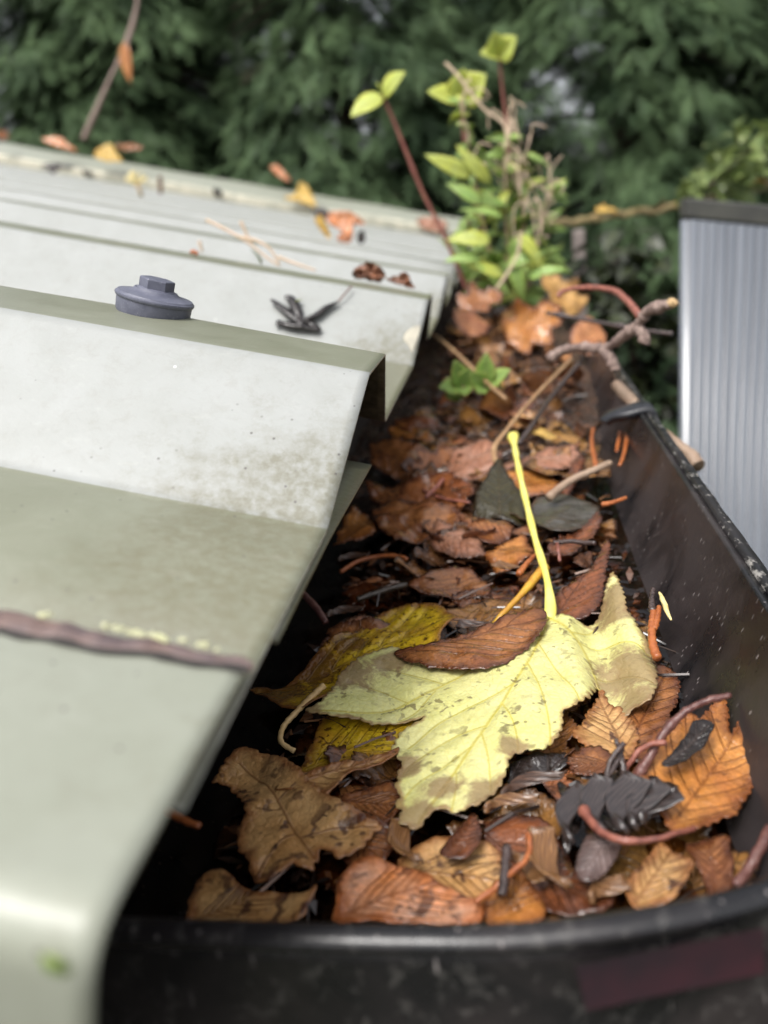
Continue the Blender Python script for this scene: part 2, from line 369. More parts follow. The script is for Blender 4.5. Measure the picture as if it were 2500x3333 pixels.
def _vary():
    t = M_cedar.node_tree; b = t.nodes['Principled BSDF']; src = b.inputs['Base Color'].links[0].from_socket
    n = t.nodes.new('ShaderNodeTexNoise'); n.inputs['Scale'].default_value = 3.2; n.inputs['Detail'].default_value = 2
    tc = t.nodes.new('ShaderNodeTexCoord'); t.links.new(tc.outputs['Object'], n.inputs['Vector'])
    r = t.nodes.new('ShaderNodeValToRGB'); r.color_ramp.elements[0].position = 0.36; r.color_ramp.elements[0].color = (0.36, 0.40, 0.40, 1)
    r.color_ramp.elements[1].position = 0.64; r.color_ramp.elements[1].color = (1.6, 1.55, 1.45, 1)
    m = t.nodes.new('ShaderNodeMixRGB'); m.blend_type = 'MULTIPLY'; m.inputs[0].default_value = 1.0
    t.links.new(n.outputs['Fac'], r.inputs[0]); t.links.new(src, m.inputs[1]); t.links.new(r.outputs[0], m.inputs[2]); t.links.new(m.outputs[0], b.inputs['Base Color'])
_vary()
M_cedar.node_tree.nodes['Principled BSDF'].inputs['Specular IOR Level'].default_value = 0.12
M_bark = simple_mat('brown_bark', (0.05, 0.032, 0.022), (0.09, 0.06, 0.045), 30, 0.85, 0.004)
M_twig = simple_mat('grey_twig_bark', (0.30, 0.22, 0.185), (0.15, 0.10, 0.085), 350, 0.7, 0.0008, bscale=900)
M_twigend = simple_mat('broken_wood', (0.62, 0.45, 0.24), (0.4, 0.25, 0.12), 600, 0.8, 0.0006)
M_stickm = simple_mat('peeled_stick', (0.33, 0.235, 0.165), (0.22, 0.145, 0.10), 120, 0.6, 0.0005)
M_red = simple_mat('red_stalk', (0.34, 0.12, 0.08), (0.15, 0.048, 0.035), 420, 0.4, 0.0004, coat=0.15)
M_maroon = simple_mat('maroon_twig', (0.085, 0.028, 0.024), (0.16, 0.065, 0.05), 420, 0.4, 0.0006, coat=0.3)
M_dark = simple_mat('dark_wet_twig', (0.035, 0.023, 0.02), (0.075, 0.05, 0.045), 400, 0.25, 0.0005, coat=0.6)
M_straw = simple_mat('straw_stalk', (0.42, 0.27, 0.14), (0.30, 0.17, 0.085), 150, 0.5)
M_ystalk = simple_mat('yellow_stalk', (0.80, 0.76, 0.22), (0.74, 0.64, 0.12), 120, 0.4, coat=0.4)
M_ystalk2 = simple_mat('amber_stalk', (0.60, 0.36, 0.035), (0.45, 0.2, 0.02), 150, 0.35, coat=0.5)
M_sprig = simple_mat('orange_conifer_sprig', (0.42, 0.13, 0.035), (0.26, 0.07, 0.02), 350, 0.45, coat=0.3)
M_spale = simple_mat('cream_conifer_sprig', (0.66, 0.46, 0.22), (0.55, 0.36, 0.15), 250, 0.5)
M_needle = simple_mat('pale_needle', (0.75, 0.66, 0.32), (0.65, 0.5, 0.2), 200, 0.4)
M_stemr = simple_mat('seedling_red_stem', (0.17, 0.045, 0.04), (0.24, 0.09, 0.06), 120, 0.5)
M_stemg = simple_mat('weed_stem', (0.33, 0.26, 0.13), (0.36, 0.24, 0.16), 90, 0.6)
M_pod = simple_mat('dry_seed_pod', (0.66, 0.50, 0.38), (0.52, 0.40, 0.27), 90, 0.6)
def samara_mat(name, c1, c2):
    M = Mt(name); uvn = M.n('UVMap', uv_map='uv').outputs[0]
    n = M.noise(9, 3, 0.6, 0.8, src=M.mapped((0.7, 9, 1), uvn)); wv = M.n('TexWave'); wv.inputs['Scale'].default_value = 5.0
    wv.inputs['Distortion'].default_value = 3.0; M.L(M.mapped((0.25, 1.2, 1), uvn, rot=(0, 0, 0.35)), wv.inputs['Vector'])
    c = M.mix(M.ramp(wv.outputs['Fac'], [(0.2, 0), (0.8, 1)]), c1, c2); c = M.mix(0.5, c, M.ramp(n, [(0.3, 0.4), (0.7, 1.0)]), 'MULTIPLY')
    M.col(c); M.rough(0.32); M.pin(Coat_Weight=0.5, Coat_Roughness=0.1); M.bump(wv.outputs['Fac'], 0.6, 0.0004); return M.m
M_sam = samara_mat('wet_samara', (0.29, 0.145, 0.055), (0.16, 0.07, 0.03))
M_samd = samara_mat('dark_samara', (0.12, 0.06, 0.035), (0.05, 0.028, 0.02))
def poly_mat():
    M = Mt('twinwall_polycarbonate'); M.pin(Base_Color=(0.36, 0.40, 0.47, 1), IOR=1.5)
    n = M.noise(9, 4, 0.75, src=M.mapped((7, 1, 0.25))); M.col(M.mix(M.ramp(n, [(0.36, 0), (0.62, 1)]), (0.10, 0.112, 0.132), (0.155, 0.17, 0.195)))  # vertical streaks of reflected light mixed into the panel colour
    wv = M.n('TexWave', bands_direction='X'); wv.inputs['Scale'].default_value = 0.31416/0.0098*1.0; wv.inputs['Distortion'].default_value = 0.0
    M.L(M.coord(), wv.inputs['Vector']); base = M.b.inputs['Base Color'].links[0].from_socket
    M.col(M.mix(M.ramp(wv.outputs['Fac'], [(0.0, 0.85), (0.45, 0.0)]), base, (0.042, 0.047, 0.058)))
    M.rough(0.22); M.pin(Coat_Weight=0.3, Coat_Roughness=0.1); return M.m
M_poly = poly_mat()
M_rail = simple_mat('dark_glazing_bar', (0.035, 0.035, 0.035), (0.07, 0.07, 0.06), 30, 0.5)
M_moss = simple_mat('mossy_timber', (0.12, 0.095, 0.045), (0.20, 0.15, 0.06), 26, 0.85, 0.01)
M_post = simple_mat('pale_post', (0.24, 0.20, 0.18), (0.16, 0.13, 0.12), 20, 0.7)
M_soil = simple_mat('garden_soil', (0.028, 0.026, 0.016), (0.045, 0.05, 0.022), 3, 0.9, 0.03)
M_drop = simple_mat('dry_droppings', (0.42, 0.39, 0.31), (0.34, 0.32, 0.26), 120, 0.75)

# ---------------------------------------------------------------- ground
s = 60
gx = np.linspace(-s, s, 41); V = []; F = []
for j in range(41):
    for i in range(41): V.append((gx[i], gx[j], -2.2+0.04*nz(gx[i]*0.7, gx[j]*0.7)))
for j in range(40):
    for i in range(40): F.append((j*41+i, j*41+i+1, (j+1)*41+i+1, (j+1)*41+i))
tag(mk('ground', V, F, M_soil, origin=(0, 0, -2.2)), kind='structure')

# ---------------------------------------------------------------- the shed and its box-profile roof
RIB, N_RIB, Y_END = 0.200, 11, 2.26
def fillet(pts, r, n=4):
    P = [np.array(p, float) for p in pts]; out = [P[0]]
    for a, b, c in zip(P, P[1:], P[2:]):
        u = _n(a-b); v = _n(c-b); rr = min(r, 0.45*np.linalg.norm(a-b), 0.45*np.linalg.norm(c-b))
        p, q = b+u*rr, b+v*rr
        for k in range(n+1):
            t = k/n; out.append((1-t)**2*p+2*t*(1-t)*b+t*t*q)
    out.append(P[-1]); return np.array(out)
shed = empty('shed', roofpt(0.02, 0.8, -0.05), 'shed with a pale green box-profile steel roof draining into the black gutter', 'shed')
HV = -0.026
prof = [(0.062, HV-0.0005)]
for k in range(N_RIB):
    y = RIB*k
    prof += [(0.140+y, HV), (0.174+y, -0.0003), (0.205+y, 0.0), (0.239+y, HV-0.001)]
prof.append((Y_END+0.03, HV))
pf = fillet(prof, 0.0022, 4)
ds = np.r_[np.linspace(0, 0.03, 13), np.linspace(0.036, 0.12, 15), np.linspace(0.13, 2.3, 36)]
V = []; gr = []
for (y, h) in pf:
    for d in ds:
        V.append(roofpt(d, y, h+0.0004*nz(y*22, d*16, 3.0)+(0.0002*nz(y*300, d*300) if d < 0.001 else 0)))
        flatv = 1.0 if h < -0.0245 else (0.5 if h < -0.022 else 0.05)
        gr.append(flatv*max(0, 1-d/0.056)*1.35)
nd = len(ds); F = []; fm = []
for i in range(len(pf)-1):
    slope = abs(pf[i+1][1]-pf[i][1])/max(abs(pf[i+1][0]-pf[i][0]), 1e-6)
    for j in range(nd-1):
        F.append((i*nd+j, (i+1)*nd+j, (i+1)*nd+j+1, i*nd+j+1)); fm.append(0 if slope > 0.25 else 1)
sheet = mk('roof_sheet', V, F, [M_roof, M_film, M_under, M_under, M_edge, M_edge], shed, attrs={'grime': gr}, fmat=fm)
me = sheet.data
solid(sheet, 0.0008, -1.0); sheet.modifiers[0].material_offset = 2; sheet.modifiers[0].material_offset_rim = 4
# flat tray of the verge sheet that runs on under the first rib
V = []; F = []; gr = []
for y in np.linspace(0.10, 0.209, 12):
    for d in np.linspace(-0.0005, 0.2, 30):
        V.append(roofpt(d, y, (HV-0.0022 if y < 0.14 else HV-0.0022-0.0045*(y-0.14)/0.069)-0.0004*nz(y*40, d*30))); gr.append(0.9*max(0, 1-d/0.08))
F = [(i*30+j, (i+1)*30+j, (i+1)*30+j+1, i*30+j+1) for i in range(11) for j in range(29)]
solid(mk('underlap_tray', V, F, M_film, shed, attrs={'grime': gr}), 0.0007, -1.0)
# verge flashing: lies in the first valley and folds down over the gable
vp = fillet([(0.0425, -0.17), (0.0425, HV+0.0032), (0.0845, HV+0.0024)], 0.005, 8)
vp2 = []
for i in range(len(vp)-1):
    nseg = max(1, int(np.linalg.norm(vp[i+1]-vp[i])/0.004))
    for k in range(nseg): vp2.append(vp[i]+(vp[i+1]-vp[i])*k/nseg)
vp2.append(vp[-1]); vp2 = np.array(vp2)
dv = np.r_[np.linspace(0, 0.06, 30), np.linspace(0.065, 0.5, 40)]
V = []; gr = []
for (y, h) in vp2:
    for d in dv:
        wav = 0.0008*nz(d*40, 5.0) if y > 0.08 else 0
        V.append(roofpt(d, y+wav, h+0.0002*nz(y*50, d*40, 9))); gr.append(0.35*max(0, 1-d/0.03))
nd = len(dv); F = [(i*nd+j, (i+1)*nd+j, (i+1)*nd+j+1, i*nd+j+1) for i in range(len(vp2)-1) for j in range(nd-1)]
solid(mk('verge_flashing', V, F, M_verge, shed, attrs={'grime': gr}), 0.0008, 1.0)
# bead of old sealant along the flashing edge
V = []; F = []; ncs = 9; path = []
L0, L1 = at_roof(-60, 1330, HV+0.003), at_roof(545, 1443, HV+0.003)
for i in range(90):
    t = i/89; p = L0+(L1-L0)*t
    wd = 0.0042*(1-0.5*t)*(1+0.12*nz(t*7, 2.0))+0.0006; ht = 0.0016*(1-0.3*t)*(1+0.3*nz(t*14, 7.0))
    p = p+np.array([0, 0.0011*nz(t*6, 4.4), 0])
    if t > 0.96: wd *= 1-0.8*(t-0.96)/0.04
    for k in range(ncs):
        a = math.pi*k/(ncs-1)
        V.append(p+np.array([0, wd*0.62*math.cos(a), 0])+RN*(ht*math.sin(a)*(1+0.14*nz(t*20, a*1.2)+0.06*nz(t*70, a*3))-0.0006))
F = [(i*ncs+k, i*ncs+k+1, (i+1)*ncs+k+1, (i+1)*ncs+k) for i in range(89) for k in range(ncs-1)]
F.append(tuple(range(ncs))); F.append(tuple(89*ncs+k for k in range(ncs-1, -1, -1)))
seal = mk('sealant_bead', V, F, M_seal, shed)
bag = Bag()
for i in range(60):
    t = random.choice([random.gauss(0.60, 0.05), random.gauss(0.235, 0.012), random.uniform(0.45, 0.9)])
    p = L0+(L1-L0)*t+np.array([0, 0.0024*(1-0.4*t)+random.uniform(-0.0004, 0.0006), 0])+RN*0.0006
    r = random.uniform(0.0002, 0.00055)
    v, f = lathe([(r*0.6, 0), (r, r*0.4), (r*0.6, r*0.9)], p, RN+rng.normal(0, 0.3, 3), 7); bag.add(v, f)
mk('lichen_crust', *bag.get(), M_lichen, seal, origin=np.array(shed.location))
bpy.data.objects['lichen_crust'].location = (0, 0, 0)
bag = Bag(); V = []  # thin black strip drawn in place of the shadow line under the bead
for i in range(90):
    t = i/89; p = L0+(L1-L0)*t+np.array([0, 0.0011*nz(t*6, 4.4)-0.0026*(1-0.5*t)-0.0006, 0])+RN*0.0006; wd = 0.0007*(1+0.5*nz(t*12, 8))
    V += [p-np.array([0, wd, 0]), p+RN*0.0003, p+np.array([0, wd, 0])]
gl_ = mk('painted_shadow_line', V, [(i*3+k, i*3+k+1, i*3+k+4, i*3+k+3) for i in range(89) for k in (0, 1)], M_fascia, seal, origin=np.array(shed.location)); gl_.location = (0, 0, 0)
# raised capping at the far verge
cp = fillet([(Y_END, HV), (Y_END+0.004, HV+0.050), (Y_END+0.10, HV+0.084), (Y_END+0.11, -0.3)], 0.006, 4)
dc = np.linspace(0.0, 2.35, 60); V = []
for (y, h) in cp:
    for d in dc: V.append(roofpt(d, y+0.003*nz(d*9, 1), h+0.004*nz(d*6, y*9)))
nd = 60; F = []; fm = []
for i in range(len(cp)-1):
    for j in range(nd-1): F.append((i*nd+j, (i+1)*nd+j, (i+1)*nd+j+1, i*nd+j+1)); fm.append(0 if cp[i][0] < Y_END+0.006 else 1)
solid(mk('verge_capping', V, F, [M_cream, M_verge], shed, fmat=fm), 0.001, -1)
v, f = boxv(-0.098, -0.078, 0.06, Y_END, -0.30, -0.062); mk('fascia_board', v, f, M_fascia, shed, smooth=False)
v, f = boxv(-2.3, -0.101, 0.058, Y_END+0.02, -2.2, -0.08)
v[v[:, 0] < -1, 2] += np.where(v[v[:, 0] < -1, 2] > -1, 0.60, 0); mk('wall', v, f, M_wall, shed, smooth=False)
# screw cap on the first rib
pc = at_roof(331, 664, 0.0)
pc[1] = 0.1895; rc = wray(331, 660); 
pc = at_roof(331, 675, 0.0)
CAPN = _n(RN+np.array([0.09, 0.03, 0.0]))
pr = [(0.0090, -0.0008), (0.0093, 0.0), (0.0094, 0.0030), (0.0097, 0.0032), (0.0099, 0.0037), (0.0098, 0.0041), (0.0095, 0.0043), (0.0093, 0.0046), (0.0082, 0.0048),
      (0.0068, 0.0050), (0.0059, 0.0053), (0.0053, 0.0060)]
pr = [(r_*1.04, z_*1.0) for r_, z_ in pr]
v, f = lathe(pr, pc, CAPN, 64); cap = mk('screw_cap', v, f, M_cap, shed); flat_by_angle(cap, 40)
hp = [(0.0046, 0.0050), (0.0046, 0.0087), (0.0043, 0.0089)]
v, f = lathe(hp, pc, CAPN, 6, xdir=(0.95, 0.33, 0)); hx = mk('hex_head', v, f, M_cap, cap, smooth=False, origin=np.array(shed.location)); hx.location = (0, 0, 0); bevel(hx, 0.00018, 1)
v, f = lathe([(0.0056, 0.0050), (0.0053, 0.0056), (0.0049, 0.0062), (0.0042, 0.0064)], pc, CAPN, 40); cl = mk('collar', v, f, M_cap, cap, origin=np.array(shed.location)); cl.location = (0, 0, 0)

# ---------------------------------------------------------------- gutter
ZR, ZW = -0.083, -0.1100                           # rim and water level
def drift(Y): return 0.042*(min(max(Y, 0), 0.55)-0.16)
gin = spline([(0.0555, ZR+0.0003), (0.0525, -0.0905), (0.0465, -0.1025), (0.0395, -0.1120), (0.027, -0.1235), (0.0, -0.131), (-0.035, -0.1315), (-0.062, -0.124), (-0.079, -0.111), (-0.086, -0.098), (-0.090, ZR)], 6)
ys = np.r_[np.linspace(0.0745, 0.6, 60), np.linspace(0.63, 2.45, 36)]
gut = empty('gutter', (0, 0.6, -0.13), 'black plastic gutter full of wet leaves along the roof edge', 'gutter')
V = []
for y in ys:
    for (x, z) in gin: V.append((x+drift(y)*(1 if x > 0 else 0.2), y, z+0.0004*nz(y*20, x*20)))
ng = len(gin); F = [(i*ng+j, i*ng+j+1, (i+1)*ng+j+1, (i+1)*ng+j) for i in range(len(ys)-1) for j in range(ng-1)]
solid(mk('channel', V, F, M_gut, gut), 0.0022, -1.0)
# rolled rim of the outer wall
rp = [(0.0555, ZR-0.001), (0.0556, ZR+0.0007), (0.0565, ZR+0.0014), (0.0585, ZR+0.0012), (0.0592, ZR+0.0002), (0.0590, ZR-0.003), (0.0578, ZR-0.0032)]
V = []; yr = np.r_[np.linspace(0.078, 1.2, 320), np.linspace(1.21, 2.45, 80)]
for y in yr:
    for (x, z) in rp: V.append((x+drift(y)+0.00035*nz(y*60, x*90), y, z+0.0003*nz(y*150, x*400)))
nr = len(rp); F = [(i*nr+j, i*nr+j+1, (i+1)*nr+j+1, (i+1)*nr+j) for i in range(len(yr)-1) for j in range(nr-1)]
mk('rim', V, F, M_rim, gut)
# end cap: plate with a rounded lip
def ycap(x): return 0.0742+4.3*max(0, x+0.012)**2+0.4*min(0, x+0.012)**2
xs = np.linspace(-0.094, 0.062, 60); V = []; zs = [ZR-0.001]+list(np.linspace(ZR-0.004, -0.135, 14))
def zbot(x): return np.interp(x, gin[::-1, 0], gin[::-1, 1])-0.006
for x in xs:
    zb = zbot(x)
    for k, z in enumerate(np.linspace(ZR-0.001, min(zb, ZR-0.003), 16)): V.append((x, ycap(x)-0.0015-0.002*sm(0, 0.5, k/15), z))
F = [(i*16+j, i*16+j+1, (i+1)*16+j+1, (i+1)*16+j) for i in range(59) for j in range(15)]
ec = solid(mk('end_cap', V, F, M_endcap, gut), 0.0025, -1)
lip = np.array([(x, ycap(x)-0.0003, ZR-0.0012+0.0002*nz(x*60, 1)) for x in xs])
v, f, _ = tube(lip, 0.0020, 14, flat=0.75); lo = mk('lip', v, f, M_endcap, ec, origin=np.array(gut.location)); lo.location = (0, 0, 0)
# faded label on the outside of the end cap
V = []; nx = 16
def on_cap(x, y):
    p = at_y(x, y, 0.075)
    for _ in range(12): p = at_y(x, y, ycap(p[0])-0.0015-0.0025-0.0009-0.002*sm(0, 0.5, (ZR-p[2])/0.045))
    return p
for i in range(nx):
    t = i/(nx-1)
    for j in range(6):
        q = j/5; V.append(on_cap(1242+410*t+25*q*(1-t), 2086-82*t+98*q))
F = [(i*6+j, i*6+j+1, (i+1)*6+j+1, (i+1)*6+j) for i in range(nx-1) for j in range(5)]
mk('label', V, F, M_label, gut)
# clip over the rim
Yc = 0.345; xc = 0.0535+drift(Yc)
cpf = spline([(-0.0165, -0.0015), (-0.0125, 0.0012), (-0.006, 0.0028), (0.001, 0.0040), (0.0052, 0.0030), (0.0066, -0.001), (0.0066, -0.009)], 6)
V = []; ycl = np.linspace(-0.008, 0.008, 9)
for yv in ycl:
    for k, (x, z) in enumerate(cpf):
        t = k/(len(cpf)-1); V.append((xc+x+0.0016*abs(yv/0.008)**2*(1-t), Yc+yv*(0.55+0.45*sm(0, 0.35, t)), ZR+z-0.001*(yv/0.008)**2))
nc = len(cpf); F = [(i*nc+j, i*nc+j+1, (i+1)*nc+j+1, (i+1)*nc+j) for i in range(8) for j in range(nc-1)]
solid(mk('rim_clip', V, F, M_clip, gut), 0.0034, -1)

# water and mulch
V = []; xs = np.linspace(-0.083, 0.0435, 70); yw = np.linspace(0.0755, 0.62, 200)
for y in yw:
    for x in xs: V.append((x+drift(y)*(1 if x > 0 else 0.2), y, ZW))
F = [(i*70+j, i*70+j+1, (i+1)*70+j+1, (i+1)*70+j) for i in range(199) for j in range(69)]
tag(mk('water', V, F, M_water, origin=(0, 0.3, ZW)), kind='structure')
def bed(x, y):
    z = -0.1165+0.0155*sm(0.235, 0.40, y)+0.017*sm(0.42, 0.85, y)
    dip = max(sm(-0.028, -0.062, x)*(1-sm(0.2, 0.45, y)), sm(0.022, 0.040, x)*(1-sm(0.28, 0.5, y)))
    z -= 0.010*dip
    return z+0.0035*nz(x*60, y*60)+0.0018*nz(x*170, y*170)
V = []; xs = np.linspace(-0.0845, 0.05, 60); yb = np.r_[np.linspace(0.078, 0.6, 180), np.linspace(0.61, 2.4, 120)]
for y in yb:
    for x in xs: V.append((x+drift(y)*(1 if x > 0 else 0.2), y, max(bed(x, y), np.interp(x, gin[::-1, 0], gin[::-1, 1])+0.001)))
F = [(i*60+j, i*60+j+1, (i+1)*60+j+1, (i+1)*60+j) for i in range(len(yb)-1) for j in range(59)]
tag(mk('leaf_mulch', V, F, M_mulch, origin=(0, 0.5, -0.12)), 'dark wet rotting mulch lying in the bottom of the gutter', 'leaf mulch', kind='stuff')

# ---------------------------------------------------------------- leaves
def seg_dist(P, A, B):
    AB = B-A; t = np.clip(((P-A)@AB)/max(AB@AB, 1e-12), 0, 1); return np.linalg.norm(P-(A+t[:, None]*AB), axis=1), t
def inside(P, poly):
    x, y = P[:, 0], P[:, 1]; c = np.zeros(len(P), bool); n = len(poly); j = n-1
    for i in range(n):
        xi, yi = poly[i]; xj, yj = poly[j]
        c ^= ((yi > y) != (yj > y)) & (x < (xj-xi)*(y-yi)/((yj-yi) if abs(yj-yi) > 1e-12 else 1e-12)+xi); j = i
    return c
def serrate(P, spacing, depth):
    Q = resample(P, spacing/5, True); n = len(Q); d = np.roll(Q, -1, 0)-np.roll(Q, 1, 0); d /= np.linalg.norm(d, axis=1, keepdims=True)+1e-12
    area = np.sum(Q[:, 0]*np.roll(Q[:, 1], -1)-np.roll(Q[:, 0], -1)*Q[:, 1]); nrm = np.stack([d[:, 1], -d[:, 0]], 1)*(1 if area > 0 else -1)
    ph = (np.arange(n)/5) % 1; saw = np.where(ph < 0.75, ph/0.75, (1-ph)/0.25)
    amp = depth*(0.6+0.8*rng.random(n//5+2))[np.arange(n)//5]
    return Q+nrm*(saw-0.5)[:, None]*amp[:, None]
def sheet2d(outline, res, veins=()):
    """triangulated sheet (mm) inside an outline"""
    lo, hi = outline.min(0), outline.max(0); g = []
    ny = int((hi[1]-lo[1])/(res*0.866))+1; nx = int((hi[0]-lo[0])/res)+2
    for j in range(ny):
        for i in range(nx): g.append((lo[0]+(i+(j % 2)*0.5)*res, lo[1]+j*res*0.866))
    g = np.array(g)+rng.normal(0, res*0.08, (len(g), 2)); g = g[inside(g, outline)]
    dmin = np.full(len(g), 1e9)
    for a, b in zip(outline, np.roll(outline, -1, 0)):
        dmin = np.minimum(dmin, seg_dist(g, a, b)[0])
    g = g[dmin > res*0.45]
    if len(veins):
        pts = []
        for vl, w0 in veins:
            q = resample(np.asarray(vl, float), 0.55); d_ = np.gradient(q, axis=0); d_ /= np.linalg.norm(d_, axis=1, keepdims=True)+1e-9; nn = np.stack([-d_[:, 1], d_[:, 0]], 1)
            for o_ in (0, 0.36*w0+0.10, -0.36*w0-0.10): pts.append(q+nn*o_)
        pts = np.vstack(pts); pts = pts[inside(pts, outline)]; dm = np.full(len(pts), 1e9)
        for a, b in zip(outline, np.roll(outline, -1, 0)): dm = np.minimum(dm, seg_dist(pts, a, b)[0])
        pts = pts[dm > 0.2]; keep = []; cell = {}
        for p in pts:
            k = (round(p[0]/0.16), round(p[1]/0.16))
            if k not in cell: cell[k] = 1; keep.append(p)
        pts = np.array(keep)
        if len(pts):
            far = np.ones(len(g), bool)
            for i in range(0, len(g), 400): far[i:i+400] = (np.linalg.norm(g[i:i+400, None]-pts[None], axis=2).min(1) > 0.3)
            g = np.vstack([g[far], pts])
    allp = np.vstack([outline, g]); n = len(outline)
    r = delaunay_2d_cdt([Vector(p) for p in allp], [], [list(range(n))], 1, 1e-5)
    return np.array([list(p) for p in r[0]]), [tuple(f) for f in r[2]]
def leaf_attrs(P, outline, veins, vw):
    de = np.full(len(P), 1e9)
    for a, b in zip(outline, np.roll(outline, -1, 0)): de = np.minimum(de, seg_dist(P, a, b)[0])
    vn = np.zeros(len(P)); dv = np.full(len(P), 1e9)
    for vl, w0 in veins:
        vl = np.asarray(vl, float); L = len(vl)-1
        for i in range(L):
            d, t = seg_dist(P, vl[i], vl[i+1]); wl = vw*w0*(1-0.7*(i+t)/L)
            vn = np.maximum(vn, np.exp(-(d/np.maximum(wl, 0.05))**2)); dv = np.minimum(dv, d)
    return np.clip(de/7.0, 0, 1), vn, dv
def auto_veins(p0, p1, outline, n=6, ang=42, bend=0.0):
    p0, p1 = np.array(p0, float), np.array(p1, float); ax = p1-p0; L = np.linalg.norm(ax); u = ax/L; s_ = np.array([-u[1], u[0]])
    mid = np.array([p0+ax*t+s_*bend*L*math.sin(math.pi*t) for t in np.linspace(0, 1, 14)]); out = [(mid, 1.0)]
    for k in range(n):
        t = 0.08+0.8*k/n; b = p0+ax*t+s_*bend*L*math.sin(math.pi*t)
        for sd_ in (-1, 1):
            a = R(ang+random.uniform(-5, 5)); path = [b]; d = u*math.cos(a)+s_*sd_*math.sin(a); p = b.copy()
            for q in range(14):
                p = p+d*L*0.045; d = _n(d+u*0.05); path.append(p.copy())
            path = np.array(path); ins = inside(path, outline); m = int(np.argmin(ins)) if not ins.all() else len(path)
            if m >= 2: out.append((path[:m], 0.5))
    return out
def traced_leaf(name, label, mat, z0, outline, tilt=(0, 0), serr=None, axis=None, veins=None, curl=0.8, freq=70, lift=0.0, res=1.1, vw=0.35, nv=6, fold=0.0, round_=3, parent=None, cat='leaf', zfun=None, bend=0.0, thick=0.00028, patches=(), rag=0.45):
    """a leaf whose margin was measured on the photo and laid on a plane at height z0 (metres) in the gutter"""
    q = np.array([at_z(x, y, z0) for x, y in outline]); c0 = q.mean(0)
    n = np.array([-tilt[0], -tilt[1], 1.0])
    def put(x, y): return at_plane(x, y, c0, n)
    P = np.array([put(x, y) for x, y in outline])[:, :2]*1000
    c = c0[:2]*1000
    O = P-c
    if round_ > 1: O = spline(O, round_, True)
    O = resample(O, res*0.8, True)
    if rag:
        sr = sum(ord(ch) for ch in label)*0.11; cen = O.mean(0); dirs = O-cen; O = O+dirs/(np.linalg.norm(dirs, axis=1, keepdims=True)+1e-6)*np.array([rag*(nz(p[0]*0.22+sr, p[1]*0.22, 1)*1.6+nz(p[0]*0.7, p[1]*0.7, sr)*0.8) for p in O])[:, None]
    if serr: O = serrate(O, *serr)
    to2 = lambda x, y: put(x, y)[:2]*1000-c
    if veins: vs = [(spline([to2(x, y) for x, y in vl], 6), w0) for vl, w0 in veins]
    elif axis: vs = auto_veins(to2(*axis[0]), to2(*axis[1]), O, nv, bend=bend)
    else: vs = []
    Q, F = sheet2d(O, res, vs); ed, vn, dv = leaf_attrs(Q, O, vs, vw)
    sd_ = sum(ord(ch) for ch in label)*0.37
    z = np.array([curl*(nz(p[0]*freq/1000+sd_, p[1]*freq/1000, 1.3)+0.35*nz(p[0]*freq/380+sd_, p[1]*freq/380, 4.7)) for p in Q])
    z += lift*(1-ed)**2-0.28*np.exp(-(dv/1.0)**2)*(1 if vs else 0)+0.35*np.clip(dv/4, 0, 1)*(1 if vs else 0)
    if fold and vs:
        z += fold*np.minimum(dv, 14)
    if zfun: z += np.array([zfun(p[0], p[1]) for p in Q])
    pt = np.zeros(len(Q))
    for x, y, r in patches: pt = np.maximum(pt, np.exp(-((Q-to2(x, y))**2).sum(1)/(np.linalg.norm(to2(x+r, y)-to2(x, y))**2)))
    W3 = np.stack([(Q[:, 0]+c[0])/1000, (Q[:, 1]+c[1])/1000, c0[2]+(Q@np.array(tilt)+z)/1000], 1)
    o = mk(name, W3, F, mat, parent, attrs={'edge': ed, 'vein': vn, 'patch': pt}, origin=c0 if parent is None else None)
    solid(o, thick, -1.0)
    if parent is None: tag(o, label, cat)
    return o

# the big yellow leaf and its stalk
hero = empty('leaf', at_z(1080, 1530, -0.104), 'large pale yellow lobed leaf with a long raised stalk, uppermost in the gutter', 'leaf')
hv = [([(1185, 1330), (1150, 1420), (1080, 1530), (1000, 1640), (905, 1780)], 1.3),
      ([(1185, 1330), (1250, 1390), (1285, 1450), (1310, 1530), (1340, 1600)], 1.2),
      ([(1172, 1365), (1090, 1405), (960, 1470), (820, 1525), (670, 1544)], 1.1),
      ([(1110, 1485), (1040, 1515), (950, 1550), (880, 1600)], 0.7), ([(1050, 1570), (970, 1590), (890, 1640), (868, 1670)], 0.6),
      ([(1020, 1612), (960, 1650), (900, 1690), (875, 1720)], 0.55), ([(1140, 1440), (1165, 1490), (1185, 1560), (1190, 1620)], 0.7),
      ([(1085, 1523), (1110, 1570), (1120, 1630), (1110, 1640)], 0.6), ([(1040, 1585), (1055, 1640), (1060, 1710)], 0.55),
      ([(985, 1662), (985, 1700), (975, 1755)], 0.45), ([(1165, 1398), (1200, 1450), (1240, 1500), (1255, 1530)], 0.6),
      ([(1250, 1390), (1310, 1385), (1370, 1400), (1400, 1420)], 0.7), ([(1285, 1450), (1340, 1450), (1410, 1480)], 0.6),
      ([(1235, 1375), (1280, 1345), (1320, 1290)], 0.6), ([(960, 1470), (900, 1455), (830, 1440)], 0.5), ([(880, 1505), (820, 1485), (760, 1475)], 0.45),
      ([(940, 1482), (900, 1520), (860, 1540)], 0.45)]
def hero_z(x, y): return 1.6*math.sin(x*0.11+0.6)*math.cos(y*0.05)+(2.5*sm(14, 26, x) if y > -20 else 0)*math.sin((x-14)*0.35)
